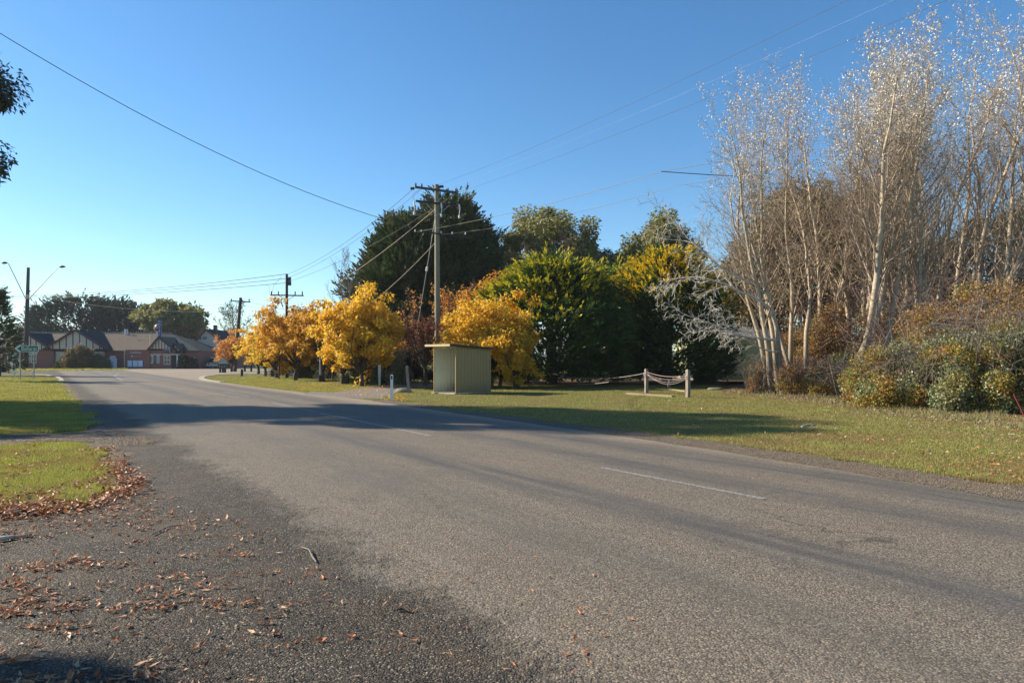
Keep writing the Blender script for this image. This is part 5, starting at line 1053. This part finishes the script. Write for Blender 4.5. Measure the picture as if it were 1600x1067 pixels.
# roofs: main range with hips; tan, right end darkened to look in shade
zr = gz(520.5, HY+6)
m = MB(); e = 2.78
m.add([(lx(-4), .2, e), (lx(214), .2, e), (lr(198), 6, zr), (lr(30), 6, zr), (lx(-4), 12.4, e), (lx(214), 12.4, e)], [(0, 1, 2, 3), (0, 3, 4, 0), (3, 2, 5, 4)][::2] + [(0, 3, 4, 4)][:0]); m.add([(lx(-4), .2, e), (lr(30), 6, zr), (lx(-4), 12.4, e)], [(0, 1, 2)]); rl = m.build('roof', M['tile_tan'], hot)
m = MB(); m.add([(lx(214), .2, e), (lx(250), .2, e), (lr(253), 6, zr), (lr(198), 6, zr), (lx(214), 12.4, e), (lx(250), 12.4, e)], [(0, 1, 2, 3), (3, 2, 5, 4)]); m.build('roof', M['tile_tan'], hot)
m = MB(); m.add([(lx(250), .2, e), (lx(311), .2, e), (lr(268), 6, zr-.05), (lr(253), 6, zr), (lx(250), 12.4, e), (lx(311), 12.4, e)], [(0, 1, 2, 3), (3, 2, 5, 4)]); m.add([(lx(311), .2, e), (lx(311), 12.4, e), (lr(268), 6, zr-.05)], [(0, 1, 2)]); rr = m.build('roof', M['tile_dark'], hot)
m = MB()
for a, c in ((30, 253), (253, 268)): m.bar((lr(a), 6, zr+.03), (lr(c), 6, zr+.03), .22, .12)
rc_ = m.build('ridge_capping', M['concrete'], rl)
m = MB()
for k in range(56): m.box(lr(32+k*4), lr(32+k*4)+.06, 5.95, 6.05, zr+.1, zr+.2)
m.build('ridge_finials', M['cream'], rl)
m = MB(); m.bar((lx(-4), .16, 2.76), (lx(235), .16, 2.76), .12, .14); m.bar((lx(273), .16, 2.76), (lx(311), .16, 2.76), .12, .14); m.build('gutter', M['timber_dark'], hot)
def gable(xl, xr, xa, zl, za, y, back, nst, tm, roofm, wide=.14, lip=.25):
    m = MB(); m.prism([(lx(xl), zl), (lx(xr), zl), (lx(xa), za)], y, y+.1); gb = m.build('gable', M['cream'], hot)
    m = MB()
    for k in range(1, nst):
        f = k/nst; x = lx(xl)+(lx(xr)-lx(xl))*f; fa = (lx(xa)-lx(xl))/(lx(xr)-lx(xl)); zt_ = zl+(za-zl)*(f/fa if f < fa else (1-f)/(1-fa)); m.box(x-wide/2, x+wide/2, y-.04, y-.002, zl, max(zl+.05, zt_-.05))
    m.box(lx(xl)-.1, lx(xr)+.1, y-.05, y-.002, zl-.16, zl); m.build('timber_strips', M[tm], gb)
    m = MB(); dz = .12
    for (xa_, za_), (xb_, zb_) in (((lx(xl)-lip, zl-lip*(za-zl)/(lx(xa)-lx(xl))), (lx(xa), za)), ((lx(xa), za), (lx(xr)+lip, zl-lip*(za-zl)/(lx(xr)-lx(xa))))):
        v = [(xa_, y-.35, za_), (xb_, y-.35, zb_), (xb_, back, zb_), (xa_, back, za_)]; m.add(v+[(a, b_, c+dz) for a, b_, c in v], [(0, 3, 2, 1), (4, 5, 6, 7), (0, 1, 5, 4), (1, 2, 6, 5), (2, 3, 7, 6), (3, 0, 4, 7)])
    m.build('roof', M[roofm], hot)
    m = MB()
    for (xa_, za_), (xb_, zb_) in (((lx(xl)-lip, zl-lip*(za-zl)/(lx(xa)-lx(xl))), (lx(xa)+.0, za)), ((lx(xr)+lip, zl-lip*(za-zl)/(lx(xr)-lx(xa))), (lx(xa), za))): m.bar((xa_, y-.38, za_+.03), (xb_, y-.38, zb_+.03), .05, .28)
    m.build('barge_board', M[tm], gb); return gb
gable(5, 82, 42, hz(546.5), hz(520.5), 0, 10.5, 9, 'timber_red', 'tile_dark')
gable(74, 168, 121, hz(545), hz(516), -.3, 14.5, 9, 'timber_red', 'tile_dark')
gable(235, 272, 250.5, hz(545), hz(527), -.15, 5, 8, 'timber_dark', 'tile_tan', .09)
gable(266, 284, 273, hz(549), hz(537), .3, 4, 4, 'timber_dark', 'tile_tan', .09)
m = MB(); m.box(lx(83), lx(160), .1, .6, 0, 2.84); m.build('wall', M['cream'], hot)
def win(x0, x1, y0, y1, y, cols=1, rows=2, lintel=True, fm='white'):
    m = MB(); a, c, d, e_ = lx(x0), lx(x1), hz(y1), hz(y0); t = .09
    m.box(a, c, y-.06, y-.002, d, d+t); m.box(a, c, y-.06, y-.002, e_-t, e_); m.box(a, a+t, y-.06, y-.002, d+t, e_-t); m.box(c-t, c, y-.06, y-.002, d+t, e_-t)
    for k in range(1, cols+1-0): 
        if k < cols: xx = a+(c-a)*k/cols; m.box(xx-t/2, xx+t/2, y-.06, y-.002, d+t, e_-t)
    for k in range(1, rows): zz = d+(e_-d)*k/rows; m.box(a+t, c-t, y-.05, y-.004, zz-.03, zz+.03)
    o = m.build('window', M[fm], hot); m = MB(); m.box(a+t, c-t, y-.03, y-.001, d+t, e_-t); m.build('pane', M['glass'], o)
for a, c in ((11.5, 20), (21, 29.5), (40.5, 47.5), (49, 57)): win(a, c, 553.5, 567.5, 0, 1, 2)
m = MB(); m.box(lx(9.5), lx(31), -.08, -.002, hz(553), hz(550.5)); m.build('lintel', M['cream'], hot)
m = MB(); m.box(lx(39), lx(59), -.08, -.002, hz(553), hz(550.5)); m.build('lintel', M['cream'], hot)
m = MB(); m.box(lx(37), lx(38), -.1, -.002, 0, hz(550)); m.build('downpipe', M['white'], hot)
win(77.5, 85.5, 561, 575.5, .1, 1, 2)
m = MB(); m.box(lx(86), lx(87.5), -.3, -.1, 0, hz(545)); m.build('porch_post', M['timber_red'], hot)
win(234, 239.5, 555.5, 567.5, 0, 1, 4); win(240, 244.5, 555.5, 567.5, 0, 1, 1, fm='timber_dark'); win(245, 249, 555.5, 567.5, 0, 1, 4)
m = MB(); m.box(lx(233), lx(252), -.08, -.002, hz(555), hz(553)); m.build('lintel', M['cream'], hot)
win(256, 266, 555.5, 569.5, 0, 2, 2)
m = MB(); m.box(lx(255.5), lx(282), -.5, -.002, hz(554.6), hz(553)); m.build('porch_canopy', M['cream'], hot)
m = MB(); m.box(lx(268), lx(277), -.02, .55, .0, hz(555)); m.build('doorway', M['timber_dark'], hot)
m = MB(); m.box(lx(277.5), lx(279), -.4, -.25, 0, hz(554.6)); m.build('porch_post', M['white'], hot)
win(295, 299.5, 559, 565, .6, 1, 1, fm='timber_red')
m = MB(); m.box(lx(194), lx(195.2), -.1, .1, 0, 2.8); m.build('downpipe', M['cream'], hot)
# flue, vents
m = MB(); m.tube([(lx(228.5), 1.2, hz(544)), (lx(228.5), 1.2, hz(521.5))], .09, 8); m.build('flue', M['cream'], hot)
for px in (163.5, 167, 183): m = MB(); m.tube([(lx(px), 5.6 if px < 180 else 4, zr-.4), (lx(px), 5.6 if px < 180 else 4, hz(512 if px < 180 else 520))], .10, 8); m.build('roof_vent', M['ceramic_white'], hot)
# signs on the hotel
def text(s, size, loc, mat, parent, rot=(R(90), 0, 0), ex=.01, name='lettering', spc=1.0, ax=1.0):
    c = bpy.data.curves.new(name, 'FONT'); c.body = s; c.size = size; c.extrude = ex; c.align_x = 'CENTER'; c.align_y = 'CENTER'; c.space_character = spc; c.materials.append(mat)
    o = bpy.data.objects.new(name, c); COL.objects.link(o); dg = bpy.context.evaluated_depsgraph_get(); me = bpy.data.meshes.new_from_object(o.evaluated_get(dg)); me.materials.clear(); bpy.data.objects.remove(o); o = link(name, me, mat, parent); o.location = loc; o.rotation_euler = rot; o.scale = (ax, 1, 1); return o
wp = empty('wall_sign', (X0, HY-.2, 0), label='wall sign with white and orange lettering on the hotel brick', cat='sign')
m = MB(); m.box(lx(201), lx(226), -.05, -.004, hz(560), hz(547.5)); bd = m.build('sign_board', M['sign_maroon'], wp); bd.data.materials[0] = M['brick']
text('TownHouse', .42, (lx(213.2), -.07, hz(550.8)), M['board'], bd, ax=.82); text('Bistro', .42, (lx(216), -.07, hz(556.6)), M['sign_orange'], bd)
m = MB(); m.prism([(lx(205.5), hz(556.6)), (lx(208.5), hz(555.4)), (lx(208.5), hz(557.8))], -.07, -.052); m.build('arrow', M['white'], bd)
for k, (a, c) in enumerate(((200.6, 207.4), (208.8, 216.2), (217.0, 224.2))):
    t = empty('notice_board', (X0, HY-.2, 0), label='pale notice board on the hotel wall, %s of three' % ('left', 'middle', 'right')[k], cat='board', group='notice boards on the hotel wall')
    m = MB(); m.box(lx(a)-.06, lx(c)+.06, -.05, -.004, hz(573.4), hz(562.6)); m.build('frame', M['sign_blue'], t); m = MB(); m.box(lx(a), lx(c), -.07, -.051, hz(572.8), hz(563.2)); m.build('panel', M['board'], t)
ds = empty('round_sign', (hx(240), HY+1.2, 0), label='round maroon hotel sign with pale rim above the tan roof', cat='sign')
m = MB(); zc = hz(512); m.lathe([(.001, -.1), (.50, -.1), (.50, .1), (.001, .1)], 28, 0, (0, 0, zc), 1); dk = m.build('disc', M['sign_maroon'], ds)
tt = np.linspace(0, 2*math.pi, 33); m = MB(); m.tube([(math.cos(a)*.56, 0, zc+math.sin(a)*.56) for a in tt], .07, 7, cap=False); m.build('rim', M['ceramic_white'], ds)
m = MB(); m.bar((-.55, 0, hz(523)), (.05, 0, hz(518.5)), .1); m.bar((.1, 0, hz(523.5)), (.05, 0, hz(518.5)), .1); m.bar((0, 0, hz(523)), (0, 0, hz(541)), .07); m.build('support', M['ceramic_white'], ds)
for zz, s in ((zc+.17, .32), (zc-.05, .5)): m = MB(); m.box(-s*.8, s*.8, -.115, -.101, zz-.05, zz+.05); m.build('stripe', M['cream'], dk)
hs = empty('hotel_sign', (hx(251.5), HY-.4, 0), label='tall narrow blue vertical sign reading HOTEL on the gable tip', cat='sign')
m = MB(); m.box(-.24, .24, -.08, .08, hz(526), hz(499.5)); bd = m.build('sign_panel', M['sign_blue'], hs)
for k, ch in enumerate('HOTEL'): text(ch, .52, (0, -.10, hz(503.0+k*4.9)), M['white'], bd, ax=.9)
ib = empty('ice_box', (hx(177.5), HY-1.0, 0), label='pale blue outdoor ice freezer against the hotel wall', cat='freezer')
m = MB(); m.box(-.85, .85, -.4, .4, 0, 1.55); m.box(-.88, .88, -.43, .43, 1.55, 1.62); m.build('cabinet', M['board'], ib)
m = MB(); m.box(-.8, .3, -.43, -.402, .1, 1.5); m.build('door', M['icebox'], ib)
m = MB(); m.box(-.3, .5, .5, .7, 0, 2.0); m.build('back_panel', M['cream'], ib)
sg = empty('small_sign', (hx(264), HY-.5, 0), label='small dark square sign hanging under the third gable', cat='sign'); m = MB(); m.box(-.25, .25, -.04, .04, hz(550.5), hz(547)); m.build('panel', M['sign_blue'], sg); m = MB(); m.bar((-.7, 0, hz(546.3)), (.4, 0, hz(546.3)), .05); m.bar((.38, 0, hz(546.3)), (.38, 0, hz(551.5)), .05); m.build('bracket', M['white'], sg)

# house behind, right
H2 = 116.0
ho = empty('house', (gx(330, H2), H2, 0), label='cream gabled house with red brick base right of the hotel', cat='building')
def l2(px): return gx(px, H2)-gx(330, H2)
def z2(py): return gz(py, H2)
m = MB(); m.box(l2(306), l2(368), 0, 9, 0, z2(553)); m.build('wall', M['brick'], ho)
m = MB(); m.box(l2(305), l2(366), -.25, -.02, z2(553.5), z2(551.5)); m.build('beam', M['white'], ho)
m = MB(); m.box(l2(306), l2(366), -.02, .1, z2(551.5), z2(544)); m.prism([(l2(297), z2(544)), (l2(362), z2(544)), (l2(322), z2(516))], -.02, .12); m.build('gable', M['cream'], ho)
m = MB(); m.box(l2(309), l2(315), -.06, -.022, z2(530.5), z2(526)); m.box(l2(317), l2(323), -.06, -.022, z2(530.5), z2(526)); m.build('gable_vent', M['post_wood'], ho)
m = MB()
for a, c in (((l2(294), z2(546.5)), (l2(322), z2(515))), ((l2(322), z2(515)), (l2(366), z2(546.5)))):
    v = [(a[0], -.4, a[1]), (c[0], -.4, c[1]), (c[0], 9, c[1]), (a[0], 9, a[1])]; m.add(v+[(p, q, r+.15) for p, q, r in v], [(0, 3, 2, 1), (4, 5, 6, 7), (0, 1, 5, 4), (1, 2, 6, 5), (2, 3, 7, 6), (3, 0, 4, 7)])
rf = m.build('roof', M['tile_dark'], ho)
m = MB()
for a, c in (((l2(294), z2(546.5)), (l2(322), z2(515))), ((l2(366), z2(546.5)), (l2(322), z2(515)))): m.bar((a[0], -.43, a[1]+.05), (c[0], -.43, c[1]+.05), .06, .26)
m.build('barge_board', M['tile_red'], ho)
m = MB(); m.box(l2(299), l2(305), 3, 3.7, z2(530), z2(513)); m.build('chimney', M['brick'], rf)
m = MB(); m.box(l2(325), l2(329), 2, 2.7, z2(524), z2(507)); m.build('chimney', M['timber_dark'], rf)
m = MB(); m.box(l2(313), l2(340), -.05, .03, 0, z2(559)); m.build('carport_opening', M['timber_dark'], ho)
for a in (307, 341, 366): m = MB(); m.box(l2(a)-.1, l2(a)+.1, -.3, -.08, 0, z2(553.5)); m.build('verandah_post', M['cream'], ho)
# shed with pale green wall
sd = empty('shed', (gx(1120, 51), 51, 0), label='pale green walled shed with grey roof between cypress and poplars', cat='building')
m = MB(); m.box(-1.7, 4.4, 0, 6, 0, gz(527, 51)); m.build('wall', M['shed_wall'], sd)
m = MB(); v = [(-2.0, -.4, gz(527, 51)), (4.7, -.4, gz(527, 51)), (4.7, 3, gz(505, 51)), (-2.0, 3, gz(505, 51))]; m.add(v+[(p, q, r+.08) for p, q, r in v], [(0, 3, 2, 1), (4, 5, 6, 7), (0, 1, 5, 4), (1, 2, 6, 5), (2, 3, 7, 6), (3, 0, 4, 7)]); m.add([(-2.0, 3.002, gz(505, 51)), (4.7, 3.002, gz(505, 51)), (4.7, 6.4, gz(527, 51)), (-2.0, 6.4, gz(527, 51))], [(0, 1, 2, 3)]); m.build('roof', M['steel'], sd)
# car
cr = empty('parked_car', (gx(331, 108), 108, 0), R(2), label='dark four-wheel drive with pale roof parked right of the hotel', cat='car')
m = MB(); m.prism([(-.88, .38), (.88, .38), (.92, .75), (.90, 1.05), (-.90, 1.05), (-.92, .75)], -.02, 4.3); m.prism([(-.86, 1.05), (.86, 1.05), (.74, 1.68), (-.74, 1.68)], 1.2, 4.1); m.build('body', M['car_red'], cr)
m = MB(); m.prism([(-.78, 1.682), (.78, 1.682), (.72, 1.80), (-.72, 1.80)], 1.1, 4.2); m.build('roof', M['car_light'], cr)
m = MB(); m.prism([(-.74, 1.12), (.74, 1.12), (.66, 1.60), (-.66, 1.60)], 1.17, 1.198); m.build('windscreen', M['glass'], cr)
m = MB(); m.box(-.92, .92, -.16, -.021, .42, .62); m.build('bumper', M['car_light'], cr)
m = MB(); m.box(-.45, .45, -.06, -.021, .68, .92); m.build('grille', M['steel'], cr)
for s in (-1, 1):
    m = MB(); m.lathe([(.001, -.05), (.10, -.05), (.10, 0)], 10, 0, (s*.68, -.022, .82), 1); m.build('headlight', M['ceramic_white'], cr)
    for yy in (.7, 3.4): m = MB(); m.lathe([(.001, -.12), (.3, -.12), (.36, -.08), (.36, .08), (.3, .12), (.001, .12)], 14, 0, (s*.80, yy, .36), 0); m.build('wheel', M['black'], cr)
# direction sign
dx, dy = g(31.5, 592.5)
rs = empty('direction_sign', (gx(42, dy), dy, 0), label='green arrow-shaped road sign reading Ballarat on two legs', cat='sign')
k_ = dy/F
for px in (31.2, 52.8): m = MB(); m.tube([((px-42)*k_, 0, -.2), ((px-42)*k_, 0, gz(538, dy))], .045, 8); m.build('leg', M['steel'], rs)
def outl(g_=0.0): return [((24.8-42)*k_+g_*1.6, gz(544.6, dy)), ((30-42)*k_+g_*.5, gz(540.6, dy)-g_), ((60.2-42)*k_-g_, gz(540.6, dy)-g_), ((60.2-42)*k_-g_, gz(548.8, dy)+g_), ((30-42)*k_+g_*.5, gz(548.8, dy)+g_)]
m = MB(); m.prism(outl(-.045), -.07, -.05); bd = m.build('border', M['white'], rs); m = MB(); m.prism(outl(.0), -.076, -.0705); m.build('sign_face', M['sign_green'], bd)
text('Ballarat', .42, ((46.4-42)*k_, -.08, gz(544.8, dy)), M['white'], bd, ex=.004, spc=1.02, ax=.95)
m = MB(); c0 = ((28.5-42)*k_, gz(544.7, dy)); m.bar((c0[0]-.13, -.085, c0[1]), (c0[0]+.17, -.085, c0[1]+.22), .02, .10); m.bar((c0[0]-.13, -.085, c0[1]), (c0[0]+.17, -.085, c0[1]-.22), .02, .10); m.build('chevron', M['white'], bd)
x, y = g(22.5, 585.5); lp = empty('white_post', (x, y, 0), label='pair of leaning white marker posts left of the green road sign', cat='post')
m = MB(); m.bar((-.05, 0, 0), (-.35, 0, 1.3), .16, .06); m.bar((.08, 0, 0), (-.02, 0, 1.2), .14, .06); m.build('marker', M['white'], lp); m = MB(); m.bar((-.37, 0, 1.3), (-.40, 0, 1.5), .15, .07); m.bar((-.02, 0, 1.2), (0, 0, 1.5), .15, .07); m.build('marker_top', M['black'], lp)
m = MB(); x, y = g(24.5, 586); m.tube([(0, 0, -.1), (0, 0, gz(545, y))], .06, 8); o = m.build('sign_pole', M['ceramic_white']); o.location = (x+.1, y+.4, 0); tag(o, 'thin white pole behind the leaning marker posts', 'pole')

# ------------------------------------------------------------------ hills, air
m = MB(); rg = np.random.default_rng(5); na, nr_ = 260, 14; v = []
for j in range(nr_):
    rr_ = 820+j*70
    for i in range(na):
        a = R(-50)+R(100)*i/(na-1); px_ = 800+F*math.tan(a)
        prof_ = 8+62*math.exp(-((px_-10)/95)**2)+22*math.exp(-((px_-330)/160)**2)+10*math.exp(-((px_-1500)/300)**2)
        hgt = prof_*math.sin(math.pi*min(1, (j+.2)/(nr_-1)*.75))+ (5*mnoise.noise(Vector((i*.23, j*.9, 1)))+4*mnoise.noise(Vector((i*.9, j*2.3, 7))))*(j > 0)
        v.append((rr_*math.tan(a), rr_, max(-1, hgt) if j else -1))
m.add(v, [(j*na+i, j*na+i+1, (j+1)*na+i+1, (j+1)*na+i) for j in range(nr_-1) for i in range(na-1)], 0, True)
tag(m.build('hills', M['hill']), kind='structure')
m = MB(); m.box(-2600, 2600, -80, 2300, -1, 95); tag(m.build('haze', M['haze']), kind='stuff', label='thin pale air between the viewer and the far hills', cat='haze')
